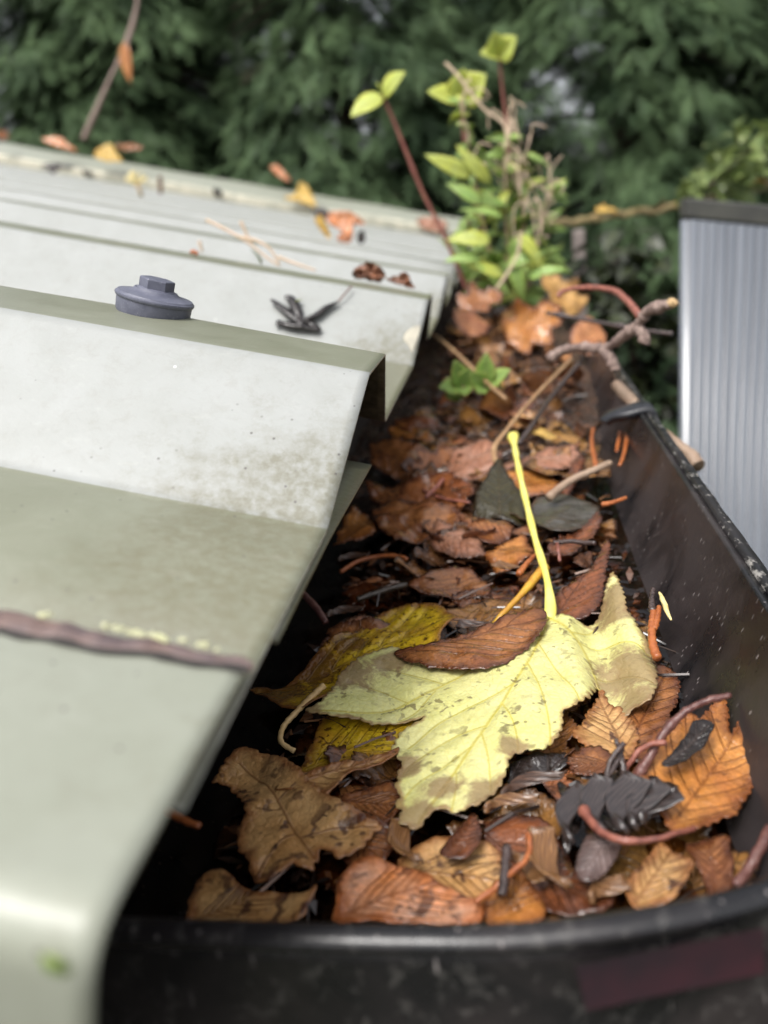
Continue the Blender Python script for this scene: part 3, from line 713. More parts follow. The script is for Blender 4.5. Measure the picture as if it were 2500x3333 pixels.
traced_leaf('blade', 'hero yellow', M_hero, -0.104,
    [(1185, 1328), (1225, 1336), (1270, 1338), (1295, 1320), (1308, 1290), (1325, 1263), (1340, 1290), (1352, 1330), (1365, 1352), (1388, 1378), (1407, 1408), (1418, 1445), (1421, 1480), (1416, 1510), (1392, 1519), (1362, 1518),
     (1340, 1530), (1322, 1522), (1310, 1500), (1297, 1480), (1291, 1464), (1283, 1490), (1272, 1512), (1250, 1528), (1238, 1540), (1214, 1550), (1216, 1575), (1205, 1598), (1180, 1622), (1150, 1630), (1122, 1634), (1104, 1646), (1093, 1672),
     (1080, 1702), (1052, 1722), (1036, 1742), (1010, 1746), (988, 1757), (965, 1750), (940, 1757), (918, 1772), (903, 1792), (880, 1783), (863, 1774), (870, 1748), (853, 1738), (862, 1718), (852, 1700), (862, 1680), (856, 1664), (868, 1642), (848, 1612), (845, 1600),
     (862, 1572), (886, 1552), (920, 1536), (880, 1543), (845, 1549), (800, 1556), (780, 1549), (738, 1551), (700, 1549), (660, 1544), (688, 1530), (706, 1510), (722, 1488), (745, 1452), (778, 1426), (812, 1408), (850, 1398), (900, 1420), (960, 1440), (1040, 1440), (1090, 1425), (1130, 1398), (1165, 1360)],
    serr=(2.6, 0.6), veins=hv, curl=0.9, res=0.62, vw=0.42, round_=2, parent=hero, zfun=hero_z, freq=60, patches=[(905, 1770, 60), (1060, 1720, 60), (870, 1650, 40), (960, 1700, 45), (1370, 1450, 95), (1330, 1320, 80), (1390, 1510, 70), (760, 1460, 55), (850, 1430, 45), (1110, 1620, 35), (670, 1540, 30)])
pp = [at_z(1185, 1338, -0.1045), at_z(1189, 1310, -0.1025), at_z(1180, 1245, -0.0985), at_z(1155, 1160, -0.094), at_z(1131, 1060, -0.0895), at_z(1118, 1000, -0.0865), at_z(1110, 955, -0.085), at_z(1108, 941, -0.0848)]
pth = spline(pp, 10)
v, f, _ = tube(pth, lambda t: 0.00115+0.0006*math.exp(-(t/0.06)**2)+0.00125*sm(0.86, 1.0, t)+0.00015*math.sin(t*40), 12, flat=0.75); mk('petiole', v, f, M_ystalk, hero)

TL = traced_leaf
TL('leaf', 'long yellow leaf freckled with brown, half hidden behind the big yellow leaf', M_spot, -0.1055,
   [(540, 1490), (565, 1482), (600, 1480), (640, 1455), (690, 1412), (740, 1376), (765, 1368), (790, 1346), (830, 1320), (880, 1309), (930, 1311), (960, 1326), (975, 1345), (987, 1364), (960, 1385), (940, 1420), (880, 1450), (800, 1475), (745, 1490), (720, 1508), (690, 1525), (640, 1543), (600, 1530), (575, 1512)],
   axis=((560, 1495), (970, 1350)), patches=[(590, 1500, 90), (680, 1440, 55), (760, 1395, 35)], curl=1.2, lift=0.7, zfun=lambda x, y: 2.2*sm(5, 28, x)+1.2*math.sin(y*0.2), res=0.9)
TL('leaf', 'mustard yellow speckled leaf under the left lobe of the big yellow leaf', M_spot, -0.1072,
   [(700, 1545), (780, 1540), (900, 1535), (905, 1570), (865, 1605), (868, 1635), (800, 1642), (740, 1652), (690, 1662), (640, 1677), (655, 1645), (678, 1595)], axis=((660, 1660), (880, 1560)), curl=0.7, res=0.9)
TL('leaf', 'narrow curled brown leaf edge lying between the mustard leaf and the spotted tan leaf', M_tan, -0.1058,
   [(596, 1704), (640, 1690), (690, 1668), (740, 1651), (775, 1650), (800, 1640), (835, 1632), (862, 1622), (852, 1643), (800, 1662), (762, 1672), (740, 1690), (722, 1712), (706, 1732), (690, 1716), (650, 1714), (610, 1712)], curl=1.0, lift=1.2, axis=((600, 1706), (855, 1630)), res=0.9)
TL('leaf', 'large spotted tan leaf with ragged lobes beside the black left gutter wall', M_tan, -0.1060,
   [(455, 1700), (470, 1680), (482, 1665), (500, 1640), (515, 1627), (548, 1624), (570, 1632), (605, 1640), (640, 1665), (665, 1690), (690, 1722), (715, 1735), (760, 1752), (800, 1772), (828, 1782), (806, 1800), (790, 1828), (775, 1850), (735, 1862), (700, 1840), (684, 1868), (676, 1890), (648, 1885), (610, 1896), (585, 1914), (560, 1916), (546, 1905), (538, 1870), (520, 1850), (515, 1805), (530, 1772), (531, 1745), (508, 1718), (488, 1698)],
   serr=(3, 0.6), veins=[([(690, 1870), (640, 1800), (580, 1700), (520, 1650)], 1.0), ([(640, 1800), (600, 1830), (560, 1900)], 0.7), ([(650, 1815), (720, 1790), (810, 1785)], 0.8), ([(610, 1750), (560, 1755)], 0.5), ([(600, 1735), (640, 1700)], 0.5)], curl=1.7, lift=0.8, res=0.9, freq=90)
TL('leaf', 'small dull tan leaf lying low against the front end of the gutter, far left', M_tan, -0.1066,
   [(405, 1975), (418, 1930), (428, 1905), (445, 1892), (478, 1882), (500, 1895), (520, 1915), (560, 1932), (620, 1938), (660, 1942), (690, 1924), (670, 1960), (640, 2000), (420, 2010)], curl=1.2, axis=((420, 1990), (560, 1930)), lift=0.8)
TL('leaf', 'bright orange leaf with a pinkish sheen touching the front end of the gutter', M_rose, -0.1052,
   [(718, 1985), (728, 1935), (745, 1905), (775, 1878), (812, 1869), (860, 1884), (910, 1904), (960, 1930), (1005, 1945), (1042, 1962), (1010, 2010), (740, 2010)], curl=1.5, lift=0.3, axis=((740, 1990), (950, 1920)), zfun=lambda x, y: 1.8*math.cos(x*0.09))
TL('leaf', 'thin brown leaf overlapping the top edge of the big pale yellow leaf', M_copper, -0.1022,
   [(848, 1408), (880, 1398), (930, 1390), (980, 1372), (1040, 1352), (1100, 1330), (1150, 1312), (1178, 1322), (1182, 1345), (1160, 1378), (1130, 1410), (1085, 1436), (1040, 1449), (990, 1448), (948, 1442), (920, 1444), (905, 1434), (872, 1424)], serr=(3, 0.5), axis=((860, 1408), (1170, 1335)), curl=1.5, tilt=(0.02, 0.03), res=0.8)
TL('leaf', 'big round orange brown leaf with a notched edge by the right gutter wall', M_orange, -0.1018,
   [(1382, 1645), (1395, 1615), (1420, 1590), (1452, 1575), (1480, 1548), (1500, 1552), (1512, 1562), (1530, 1538), (1562, 1514), (1572, 1545), (1578, 1592), (1596, 1562), (1612, 1556), (1626, 1600), (1634, 1650), (1628, 1700), (1610, 1735), (1575, 1768), (1530, 1788), (1490, 1802), (1455, 1800), (1430, 1770), (1410, 1720), (1390, 1690)],
   tilt=(-0.10, 0.12), serr=(2.2, 0.5), axis=((1440, 1800), (1600, 1570)), curl=1.2, lift=0.7, res=0.9, nv=7)
TL('leaf', 'round toothed russet leaf half under water against the right gutter wall', M_copper, -0.1078,
   [(1400, 1450), (1420, 1438), (1445, 1445), (1464, 1468), (1466, 1500), (1452, 1540), (1432, 1575), (1405, 1615), (1370, 1640), (1330, 1630), (1320, 1560), (1350, 1500)], serr=(2.0, 0.5), axis=((1345, 1640), (1440, 1450)), curl=0.7)
TL('leaf', 'buff leaf with a dark midrib tucked under the right edge of the big yellow leaf', M_tan, -0.1064,
   [(1240, 1590), (1262, 1552), (1280, 1520), (1300, 1490), (1318, 1520), (1345, 1528), (1372, 1560), (1380, 1600), (1360, 1640), (1330, 1660), (1290, 1640), (1262, 1618)], serr=(2.5, 0.6), axis=((1350, 1625), (1290, 1500)), curl=0.9, fold=0.08)
TL('leaf', 'small toothed chestnut leaf in front of the buff leaf', M_copper, -0.1052,
   [(1225, 1640), (1250, 1618), (1275, 1612), (1310, 1622), (1330, 1650), (1300, 1672), (1260, 1672), (1235, 1664)], serr=(2.0, 0.7), axis=((1320, 1650), (1235, 1650)), curl=1.0)
TL('leaf', 'pointed reddish brown leaf standing against the wall behind the yellow stalk', M_brown, -0.1050,
   [(1312, 1168), (1318, 1195), (1308, 1240), (1304, 1285), (1290, 1318), (1260, 1336), (1215, 1338), (1185, 1320), (1195, 1285), (1228, 1262), (1262, 1242), (1285, 1215)], tilt=(0.10, 0.12), serr=(2.6, 0.7), axis=((1200, 1330), (1305, 1190)), curl=1.2)
TL('leaf', 'slimy grey leaf lying flat right of the yellow stalk', M_grey, -0.1030,
   [(1148, 1092), (1170, 1072), (1215, 1066), (1262, 1080), (1290, 1090), (1296, 1112), (1262, 1136), (1222, 1150), (1180, 1146), (1150, 1128)], axis=((1150, 1110), (1290, 1100)), curl=1.0)
TL('leaf', 'dark olive leaf folded into a tent behind the yellow stalk', M_olive, -0.0985,
   [(1076, 984), (1050, 1022), (1030, 1062), (1018, 1108), (1060, 1112), (1110, 1118), (1136, 1112), (1134, 1072), (1112, 1040), (1092, 1010)], tilt=(0, 0.35), axis=((1080, 1112), (1077, 990)), curl=0.8, fold=-0.5)
mid = [
 ('wide copper brown leaf nearest the roof edge behind the first rib', M_copper, -0.0985, [(798, 955), (850, 948), (915, 958), (955, 985), (965, 1030), (900, 1048), (840, 1025), (800, 1002)], 0.25, (810, 970), (950, 1030)),
 ('pale pinkish brown leaf at the foot of the long straw stalk', M_pink, -0.0965, [(958, 1002), (985, 968), (1020, 950), (1062, 944), (1090, 968), (1072, 1008), (1012, 1034), (966, 1042)], 0.3, (965, 1030), (1080, 955)),
 ('pinkish brown leaf right of the flared end of the yellow stalk', M_pink, -0.0975, [(1070, 1002), (1130, 985), (1180, 965), (1240, 962), (1258, 985), (1212, 1022), (1140, 1014), (1090, 1020)], 0.2, (1080, 1005), (1245, 970)),
 ('orange leaf underneath the pinkish leaf behind the yellow stalk', M_orange, -0.1000, [(1080, 1020), (1120, 1010), (1180, 1015), (1215, 1035), (1190, 1062), (1130, 1066), (1095, 1050)], 0.1, (1090, 1030), (1205, 1040)),
 ('coppery leaf with straight cut side, right of the underlap sheet corner', M_copper, -0.1000, [(784, 1036), (830, 1046), (920, 1038), (946, 1064), (880, 1088), (822, 1092), (800, 1070)], 0.15, (790, 1045), (940, 1062)),
 ('orange brown leaf poking out from below the first rib', M_orange, -0.1030, [(716, 1168), (740, 1120), (762, 1090), (800, 1108), (812, 1150), (770, 1164)], 0.15, (720, 1162), (800, 1105)),
 ('broad russet leaf with a wet sheen in the middle of the heap', M_copper, -0.1020, [(804, 1100), (850, 1084), (930, 1084), (1000, 1108), (986, 1140), (935, 1152), (905, 1176), (850, 1166), (815, 1142)], 0.12, (815, 1110), (985, 1135)),
 ('brown leaf with a pale wet patch in front of the broad russet leaf', M_pink, -0.1035, [(920, 1152), (945, 1120), (990, 1138), (1040, 1165), (1048, 1198), (982, 1206), (938, 1182)], 0.15, (935, 1135), (1035, 1190)),
 ('toothed orange brown leaf pointing at the yellow stalk from the left', M_copper, -0.1015, [(985, 1104), (1050, 1108), (1112, 1128), (1102, 1150), (1062, 1172), (1022, 1152)], 0.12, (990, 1108), (1105, 1142)),
 ('rounded copper leaf just left of the middle of the yellow stalk', M_orange, -0.1040, [(1044, 1196), (1080, 1160), (1130, 1148), (1154, 1170), (1152, 1202), (1112, 1218), (1074, 1228)], 0.08, (1050, 1195), (1150, 1175)),
 ('flat brown leaf under a thin film of water in the middle of the gutter', M_copper, -0.1078, [(878, 1262), (930, 1240), (1010, 1232), (1052, 1262), (1062, 1292), (985, 1292), (920, 1287)], 0.0, (885, 1265), (1055, 1280)),
 ('chestnut leaf leaning on the right wall below the grey leaf', M_brown, -0.1035, [(1180, 1185), (1215, 1160), (1262, 1130), (1290, 1105), (1300, 1120), (1280, 1165), (1240, 1195), (1205, 1205)], 0.15, (1185, 1195), (1295, 1110)),
 ('dull brown leaf behind the small green seedlings', M_brown, -0.0935, [(850, 905), (890, 890), (940, 895), (955, 920), (910, 938), (865, 930)], 0.3, (855, 910), (950, 915)),
 ('orange leaf scrap in the shade below the second rib', M_orange, -0.0955, [(838, 925), (870, 912), (925, 925), (930, 950), (880, 955), (845, 945)], 0.2, (845, 935), (925, 940)),
 ('dark wet leaf left of the tent-folded olive leaf', M_brown, -0.1005, [(930, 1040), (975, 1030), (1020, 1045), (1025, 1080), (985, 1095), (940, 1078)], 0.1, (935, 1060), (1020, 1060)),
 ('small yellow leaf scrap beside the grey stick in the middle distance', M_sun, -0.0930, [(1148, 932), (1165, 918), (1190, 925), (1205, 938), (1180, 946)], 0.3, (1150, 932), (1200, 938)),
 ('tan leaf scrap right behind the pale pinkish leaf', M_tan, -0.0945, [(1100, 905), (1140, 890), (1175, 898), (1180, 920), (1135, 930), (1105, 925)], 0.3, (1105, 915), (1175, 905)),
 ('narrow rust brown leaf drooping over the leaf heap by the right wall', M_brown, -0.0990, [(1200, 1050), (1225, 1010), (1255, 975), (1265, 985), (1250, 1030), (1225, 1062)], 0.2, (1205, 1055), (1260, 980)),
]
for lb, m_, z0, ol, ty, a0, a1 in mid:
    TL('leaf', lb, m_, z0, ol, tilt=(random.uniform(-0.10, 0.10), ty), serr=(2.4, 0.7), axis=(a0, a1), curl=2.4, lift=random.uniform(-1.6, 1.4), res=1.1, nv=6, freq=85, round_=1, rag=0.8)
# front heap
TL('leaf', 'crumpled black leaf with pale ribs in the front right of the gutter', M_black, -0.1015,
   [(1230, 1720), (1262, 1690), (1300, 1672), (1345, 1668), (1392, 1676), (1440, 1690), (1466, 1700), (1440, 1740), (1410, 1775), (1370, 1800), (1330, 1792), (1290, 1775), (1252, 1762)], axis=((1320, 1800), (1360, 1675)), curl=2.4, freq=170, res=0.6, nv=9, vw=0.45)
TL('leaf', 'black shrivelled leaf strip between the winged seeds and the crumpled black leaf', M_black, -0.1028,
   [(1205, 1700), (1232, 1690), (1262, 1725), (1255, 1770), (1240, 1812), (1222, 1828), (1212, 1800), (1218, 1750)], axis=((1225, 1825), (1225, 1695)), curl=3.0, freq=170, res=0.8, vw=0.6)
TL('leaf', 'dark boat-shaped leaf resting on the big round orange leaf', M_black, -0.0985,
   [(1428, 1665), (1450, 1640), (1470, 1618), (1490, 1590), (1500, 1572), (1540, 1578), (1536, 1600), (1510, 1630), (1480, 1650), (1450, 1668)], axis=((1432, 1664), (1530, 1580)), curl=1.6, lift=1.6, tilt=(0.05, 0.05), res=0.8)
TL('leaf', 'pale lilac-grey oval leaf, underside up, below the crumpled black leaf', M_pale, -0.1020,
   [(1240, 1872), (1248, 1842), (1272, 1812), (1300, 1798), (1330, 1796), (1345, 1812), (1338, 1846), (1318, 1880), (1292, 1904), (1262, 1906), (1244, 1894)], axis=((1335, 1800), (1255, 1900)), curl=0.8, nv=7, zfun=lambda x, y: 1.0-0.012*(x*x+y*y), res=0.8)
TL('leaf', 'torn tan leaf with a pale tip at the front right of the gutter', M_tan, -0.1045,
   [(1352, 1930), (1370, 1880), (1400, 1850), (1425, 1815), (1450, 1835), (1470, 1850), (1500, 1862), (1490, 1890), (1470, 1925), (1440, 1960), (1380, 1970)], axis=((1370, 1950), (1450, 1840)), curl=1.5, lift=0.8)
TL('leaf', 'brown leaf drooping down the right wall at the front of the gutter', M_copper, -0.1030,
   [(1480, 1800), (1530, 1795), (1575, 1785), (1582, 1830), (1585, 1880), (1560, 1930), (1530, 1925), (1520, 1870), (1500, 1840)], axis=((1550, 1920), (1530, 1800)), curl=1.8, lift=-1.0)
TL('leaf', 'brown leaf under the front tip of the big pale yellow leaf', M_copper, -0.1076,
   [(735, 1720), (790, 1700), (850, 1690), (870, 1730), (840, 1780), (800, 1790), (760, 1765)], axis=((740, 1725), (860, 1740)), curl=0.9)
TL('leaf', 'ochre leaf with dark blotches at the front middle of the gutter', M_tan, -0.1068,
   [(860, 1850), (920, 1815), (985, 1800), (1050, 1815), (1090, 1850), (1110, 1900), (1080, 1950), (1000, 1945), (930, 1905), (880, 1885)], axis=((870, 1865), (1090, 1900)), curl=1.6)
TL('leaf', 'dark brown leaf fragment lying on the ochre leaf', M_brown, -0.1045,
   [(950, 1850), (985, 1800), (1020, 1760), (1040, 1790), (1030, 1830), (1000, 1862)], axis=((960, 1855), (1030, 1775)), curl=1.2)
TL('leaf', 'chestnut brown leaf behind the spotted tan leaf, near the black seeds', M_copper, -0.1072,
   [(690, 1750), (740, 1740), (830, 1770), (850, 1810), (820, 1860), (790, 1880), (740, 1862), (760, 1820)], axis=((700, 1755), (820, 1850)), curl=1.2)
TL('leaf', 'amber leaf in the front corner right of the bright orange leaf', M_orange, -0.1062,
   [(1040, 1960), (1070, 1900), (1120, 1880), (1150, 1910), (1180, 1950), (1160, 2000), (1060, 2000)], axis=((1060, 1980), (1140, 1900)), curl=1.4)
TL('leaf', 'mottled brown leaf under the winged seeds at the front', M_brown, -0.1068,
   [(1040, 1800), (1100, 1760), (1170, 1770), (1220, 1830), (1260, 1900), (1330, 1930), (1300, 1980), (1180, 1970), (1110, 1900)], axis=((1050, 1800), (1280, 1950)), curl=1.6)
TL('leaf', 'black leaf curled along the shaded lower edge of the big pale yellow leaf', M_black, -0.1062,
   [(1040, 1745), (1075, 1710), (1098, 1668), (1110, 1645), (1180, 1632), (1222, 1622), (1230, 1650), (1180, 1668), (1130, 1690), (1090, 1730), (1060, 1752)], axis=((1050, 1745), (1225, 1635)), curl=1.8, freq=140)
TL('leaf', 'purplish frilled leaf edge showing behind the long freckled yellow leaf', M_pink, -0.1070,
   [(690, 1392), (715, 1365), (740, 1345), (770, 1330), (800, 1335), (770, 1362), (735, 1385), (700, 1420)], serr=(1.6, 0.8), axis=((695, 1405), (785, 1338)), curl=1.0)

# generic heaped leaves: a few shapes, copied
def shape_leaf(kind, L):
    t = np.linspace(0, 1, 40)
    if kind == 'oval':
        wv = 0.30*np.sin(math.pi*t**0.85)**0.9*(1-0.12*t)
    elif kind == 'round': wv = 0.42*np.sin(math.pi*t**0.75)**0.7
    elif kind == 'narrow': wv = 0.17*np.sin(math.pi*t**0.9)**0.9
    elif kind == 'torn': wv = 0.40*np.sin(math.pi*t**0.6)**0.6*(1-0.55*np.clip((t-0.62)*6, 0, 1)*(0.6+0.4*np.sin(t*60)))*(1+0.18*np.sin(t*23))
    else: wv = 0.36*np.sin(math.pi*t**0.7)**0.8*(1+0.28*np.sin(t*17))
    wv2 = wv*(1+0.08*np.sin(t*9+1))
    P = np.vstack([np.stack([t, wv], 1), np.stack([t[::-1], -wv2[::-1]], 1)[1:-1]]); P = P[np.r_[True, np.linalg.norm(np.diff(P, axis=0), axis=1) > 1e-4]]
    return (P-[0.5, 0])*L
protos = []
for i, (kind, L) in enumerate([('oval', 36), ('torn', 40), ('narrow', 42), ('lobed', 42), ('torn', 36), ('round', 28), ('lobed', 32), ('narrow', 30), ('oval', 30), ('torn', 30)]):
    O = serrate(resample(shape_leaf(kind, L), 0.9, True), 2.6, 0.7)
    vs = auto_veins((-L/2, 0), (L/2, 0), O, 7, 45, random.uniform(-0.04, 0.04)); Q, F = sheet2d(O, 1.3, vs); ed, vn, dv = leaf_attrs(Q, O, vs, 0.35)
    cu = random.uniform(-0.02, 0.03); cl_ = random.uniform(-0.016, 0.024); s0 = i*3.7
    z = np.array([2.8*nz(p[0]*0.08+s0, p[1]*0.08)+0.7*nz(p[0]*0.25, p[1]*0.25, s0) for p in Q])+cl_*Q[:, 0]**2*0.6+cu*Q[:, 1]**2-0.25*np.exp(-(dv/1.0)**2)
    protos.append((kind, np.stack([Q[:, 0], Q[:, 1], z], 1)/1000, F, ed, vn))
FL = {'oval': ('brown oval toothed leaf among the leaves heaped in the gutter', 'brown oval leaves heaped in the gutter'),
      'round': ('brown rounded toothed leaf among the leaves heaped in the gutter', 'brown rounded leaves heaped in the gutter'),
      'narrow': ('brown narrow leaf among the leaves heaped in the gutter', 'brown narrow leaves heaped in the gutter'),
      'torn': ('torn piece of brown leaf among the leaves heaped in the gutter', 'torn pieces of leaf heaped in the gutter'),
      'lobed': ('brown wavy-edged leaf among the leaves heaped in the gutter', 'brown wavy-edged leaves heaped in the gutter')}
src = []
for i, (kind, V, F, ed, vn) in enumerate(protos):
    o = mk('leaf', V, F, M_fill if i < 5 or i > 7 else M_dry, origin=(0, 0, 0), attrs={'edge': ed, 'vein': vn}); solid(o, 0.00028, -1)
    tag(o, FL[kind][0], 'leaf', FL[kind][1]); src.append((o, kind))
used = set()
def place_leaf(i, loc, rz, rx, ry, sc):
    o, kind = src[i]
    if i in used: o = o.copy(); COL.objects.link(o)
    used.add(i); o.location = tuple(loc); o.rotation_euler = (rx, ry, rz); o.scale = (sc, sc, sc); return o
spots = []
for k in range(190):
    t = random.random()
    y = 0.10+0.80*t**0.95; near = y < 0.25
    x = random.uniform(-0.055, 0.034)+drift(y)
    if y > 0.5: x = random.uniform(-0.03, 0.05)
    z = bed(x, y)+random.uniform(0.001, 0.006)
    if near: z = min(z+0.002, -0.1095); x = random.uniform(-0.045, 0.02)
    tl = 0.10 if near else (0.45 if y < 0.4 else 0.65)
    i = random.choice([0, 1, 2, 3, 4, 8, 9]) if (y < 0.5 or random.random() < 0.3) else random.randrange(5, 8)
    place_leaf(i, (x, y, z), random.uniform(0, 6.28), random.gauss(0, tl), random.gauss(0, tl), random.uniform(0.45, 1.0))
for k in range(46):
    y = random.uniform(0.095, 0.21); x = random.uniform(-0.030, 0.040) if y < 0.17 else random.uniform(-0.05, 0.036)
    if -0.036 < x < -0.010 and 0.118 < y < 0.142: continue
    place_leaf(random.choice([0, 1, 3, 4, 8, 9, 9, 1]), (x, y, random.uniform(-0.1125, -0.1085)), random.uniform(0, 6.28), random.gauss(0, 0.12), random.gauss(0, 0.12), random.uniform(0.35, 0.8))
for k in range(60):
    y = random.uniform(0.19, 0.42); x = random.uniform(-0.055, 0.036)+drift(y)
    place_leaf(random.choice([1, 9, 9, 1, 3, 2]), (x, y, bed(x, y)+random.uniform(0.002, 0.009)), random.uniform(0, 6.28), random.gauss(0, 0.4), random.gauss(0, 0.4), random.uniform(0.2, 0.55))
# dry leaves standing behind, by the weed
for lb, x, y, Y, L, i, rz, rx in [('large bright tan leaf standing upright by the rough twig at the far end', 1155, 700, 0.60, 1.55, 6, 0.5, 1.2), ('crisp tan leaf leaning behind the large upright tan leaf', 1210, 635, 0.70, 1.5, 6, 2.0, 1.0), ('tan leaf edge-on beneath the thin crossing twigs', 1275, 722, 0.56, 1.2, 5, 1.2, 0.9), ('copper leaf at the root of the tall green weed', 1040, 650, 0.68, 1.3, 6, 0.3, 0.8), ('crumpled brown leaf against the roof edge behind the weed', 1015, 690, 0.60, 1.2, 5, 1.9, 0.7)]:
    V0 = protos[i][1]*L; c = at_y(x, y, Y); m3 = np.array((Matrix.Rotation(rz*0.3, 3, 'Z') @ Matrix.Rotation(rx, 3, 'X') @ Matrix.Rotation(rz, 3, 'Z')))
    tag(solid(mk('leaf', V0@m3.T+c, protos[i][2], (M_orange if 'upright by' in lb else M_dry) if 'copper' not in lb else M_copper, origin=c, attrs={'edge': protos[i][3], 'vein': protos[i][4]}), 0.0003, -1), lb, 'leaf')

# fine debris floating among the leaves
bag = Bag()
for k in range(6500):
    y = 0.09+0.75*random.random()**1.1; x = random.uniform(-0.06, 0.036)+drift(y); z = bed(x, y)+random.uniform(0.0, 0.004)
    if y < 0.27 and random.random() < 0.5: z = ZW+random.uniform(-0.001, 0.0008)
    L = random.uniform(0.0012, 0.005)+0.006*random.random()**5; a = random.uniform(0, 6.28); wd = L*random.uniform(0.12, 0.45)
    d = np.array([math.cos(a), math.sin(a), random.gauss(0, 0.25)]); s_ = np.array([-math.sin(a), math.cos(a), random.gauss(0, 0.3)])
    p = np.array([x, y, z]); up_ = np.array([0, 0, wd*0.35])
    bag.add([p-d*L/2, p-s_*wd/2+up_, p+d*L/2, p+s_*wd/2+up_, p-s_*wd/2-up_*0.4, p+s_*wd/2-up_*0.4], [(0, 1, 3), (1, 2, 3), (0, 4, 1), (1, 4, 2), (2, 5, 3), (3, 5, 0), (0, 5, 4), (4, 5, 2)])
for k in range(420):
    y = 0.095+0.5*random.random(); x = random.uniform(-0.05, 0.036)+drift(y); z = max(bed(x, y), ZW-0.001)+random.uniform(0.0005, 0.0045); a = random.uniform(0, 6.28); L = random.uniform(0.006, 0.018)
    d = np.array([math.cos(a), math.sin(a), random.gauss(0, 0.15)]); p = np.array([x, y, z]); b_ = np.array([0, 0, random.uniform(0, 0.15)*L])
    v, f, _ = tube(np.array([p-d*L/2, p+b_, p+d*L/2]), random.uniform(0.0002, 0.00045), 4); bag.add(v, f)
def debris_mat():
    M = Mt('fine_wet_debris'); g = M.n('NewGeometry').outputs['Random Per Island']
    M.col(M.ramp(g, [(0.0, (0.012, 0.009, 0.008)), (0.45, (0.045, 0.022, 0.013)), (0.75, (0.14, 0.055, 0.022)), (1.0, (0.30, 0.14, 0.06))])); M.rough(0.35); M.pin(Coat_Weight=0.6, Coat_Roughness=0.18); return M.m
tag(mk('leaf_crumbs', *bag.get(), debris_mat(), origin=(0, 0.4, -0.11), smooth=False), 'fine wet crumbs of leaf and bark scattered through the gutter', 'debris', kind='stuff')

# ---------------------------------------------------------------- winged seeds
def samara(label, base, tip, z0, z1, mat, width=0.3, cat='winged seed', group=None, bow=0.12, zf=None):
    A = at_z(*base, z0); B = at_z(*tip, z1); ax = B-A; L = np.linalg.norm(ax); u = ax/L; s_ = _n(np.cross([0, 0, 1.0], u)); n_ = np.cross(u, s_)
    V = []; uv = []; nu, nw = 26, 11
    for i in range(nu):
        t = i/(nu-1); lead = 0.10*math.sin(math.pi*min(1, t*1.0))+bow*math.sin(math.pi*t); 
        wd = L*width*(0.30+0.70*sm(0.12, 0.62, t))*(1-sm(0.80, 1.0, t)**2*0.95)*(0.5 if t < 0.02 else 1)
        for j in range(nw):
            q = j/(nw-1); thick = 0.0011*math.exp(-((t-0.1)/0.09)**2)*math.sin(math.pi*q)+0.0004*math.exp(-(q/0.12)**2)
            V.append(A+ax*t+s_*(L*lead-wd*q)+n_*(thick+0.0004*math.sin(t*5+q*3)+0.00012*math.sin(q*30+t*4))); uv.append((t, q))
    F = [(i*nw+j, (i+1)*nw+j, (i+1)*nw+j+1, i*nw+j+1) for i in range(nu-1) for j in range(nw-1)]
    o = mk('winged_seed', V, F, mat, uv=uv); solid(o, 0.0003, -1); return tag(o, label, cat, group)
samara('large tan winged seed with a bulb at its lower end, front right', (1225, 1925), (1140, 1790), -0.1022, -0.1005, M_sam, 0.42)
samara('long brown winged seed lying flat below the tip of the big pale yellow leaf', (1045, 1752), (1165, 1722), -0.1030, -0.1030, M_sam, 0.24)
samara('dark winged seed pointing up toward the black crumpled leaf', (1080, 1725), (1225, 1668), -0.1042, -0.103, M_samd, 0.22)
samara('ridged tan winged seed half buried at the front rim, right of the tan bulb seed', (1270, 1945), (1345, 1890), -0.1040, -0.1035, M_sam, 0.5)
samara('ribbed brown winged seed beneath the front tip of the big yellow leaf', (905, 1870), (845, 1770), -0.1050, -0.1050, M_sam, 0.34)
M_samk = samara_mat('black_ribbed_seed', (0.062, 0.045, 0.041), (0.018, 0.013, 0.012)); M_samk.node_tree.nodes['Principled BSDF'].inputs['Coat Weight'].default_value = 1.0; M_samk.node_tree.nodes['Bump'].inputs['Strength'].default_value = 0.22
samara('black glossy winged seed furthest left in the black fan of seeds at the front right', (1228, 1822), (1246, 1690), -0.1005, -0.0990, M_samk, 0.30)
samara('black glossy winged seed second from the left in the black fan of seeds', (1300, 1806), (1282, 1672), -0.0995, -0.0975, M_samk, 0.36)
samara('widest black glossy winged seed in the middle of the black fan of seeds', (1338, 1800), (1352, 1668), -0.0990, -0.0970, M_samk, 0.46)
samara('black glossy winged seed right of the middle of the black fan of seeds', (1362, 1790), (1418, 1680), -0.0995, -0.0972, M_samk, 0.40)
samara('black glossy winged seed furthest right in the black fan, touching the round orange leaf', (1380, 1775), (1462, 1700), -0.1000, -0.0975, M_samk, 0.42)
samara('submerged brown winged seed left of the amber stalk', (1085, 1335), (985, 1355), -0.1062, -0.1062, M_samd, 0.34)
samara('brown winged seed on the copper leaf left of the yellow stalk', (1165, 1222), (1060, 1222), -0.1015, -0.1025, M_sam, 0.30)
samara('dark winged seed floating by the left wall behind the freckled yellow leaf', (705, 1330), (790, 1310), -0.1070, -0.107, M_samd, 0.34)
samara('small dark winged seed near the maroon stick on the left', (730, 1210), (800, 1195), -0.1050, -0.105, M_samd, 0.34)
samara('pale edged winged seed in the front corner beside the bright orange leaf', (1100, 1850), (1180, 1905), -0.1040, -0.1035, M_sam, 0.36)

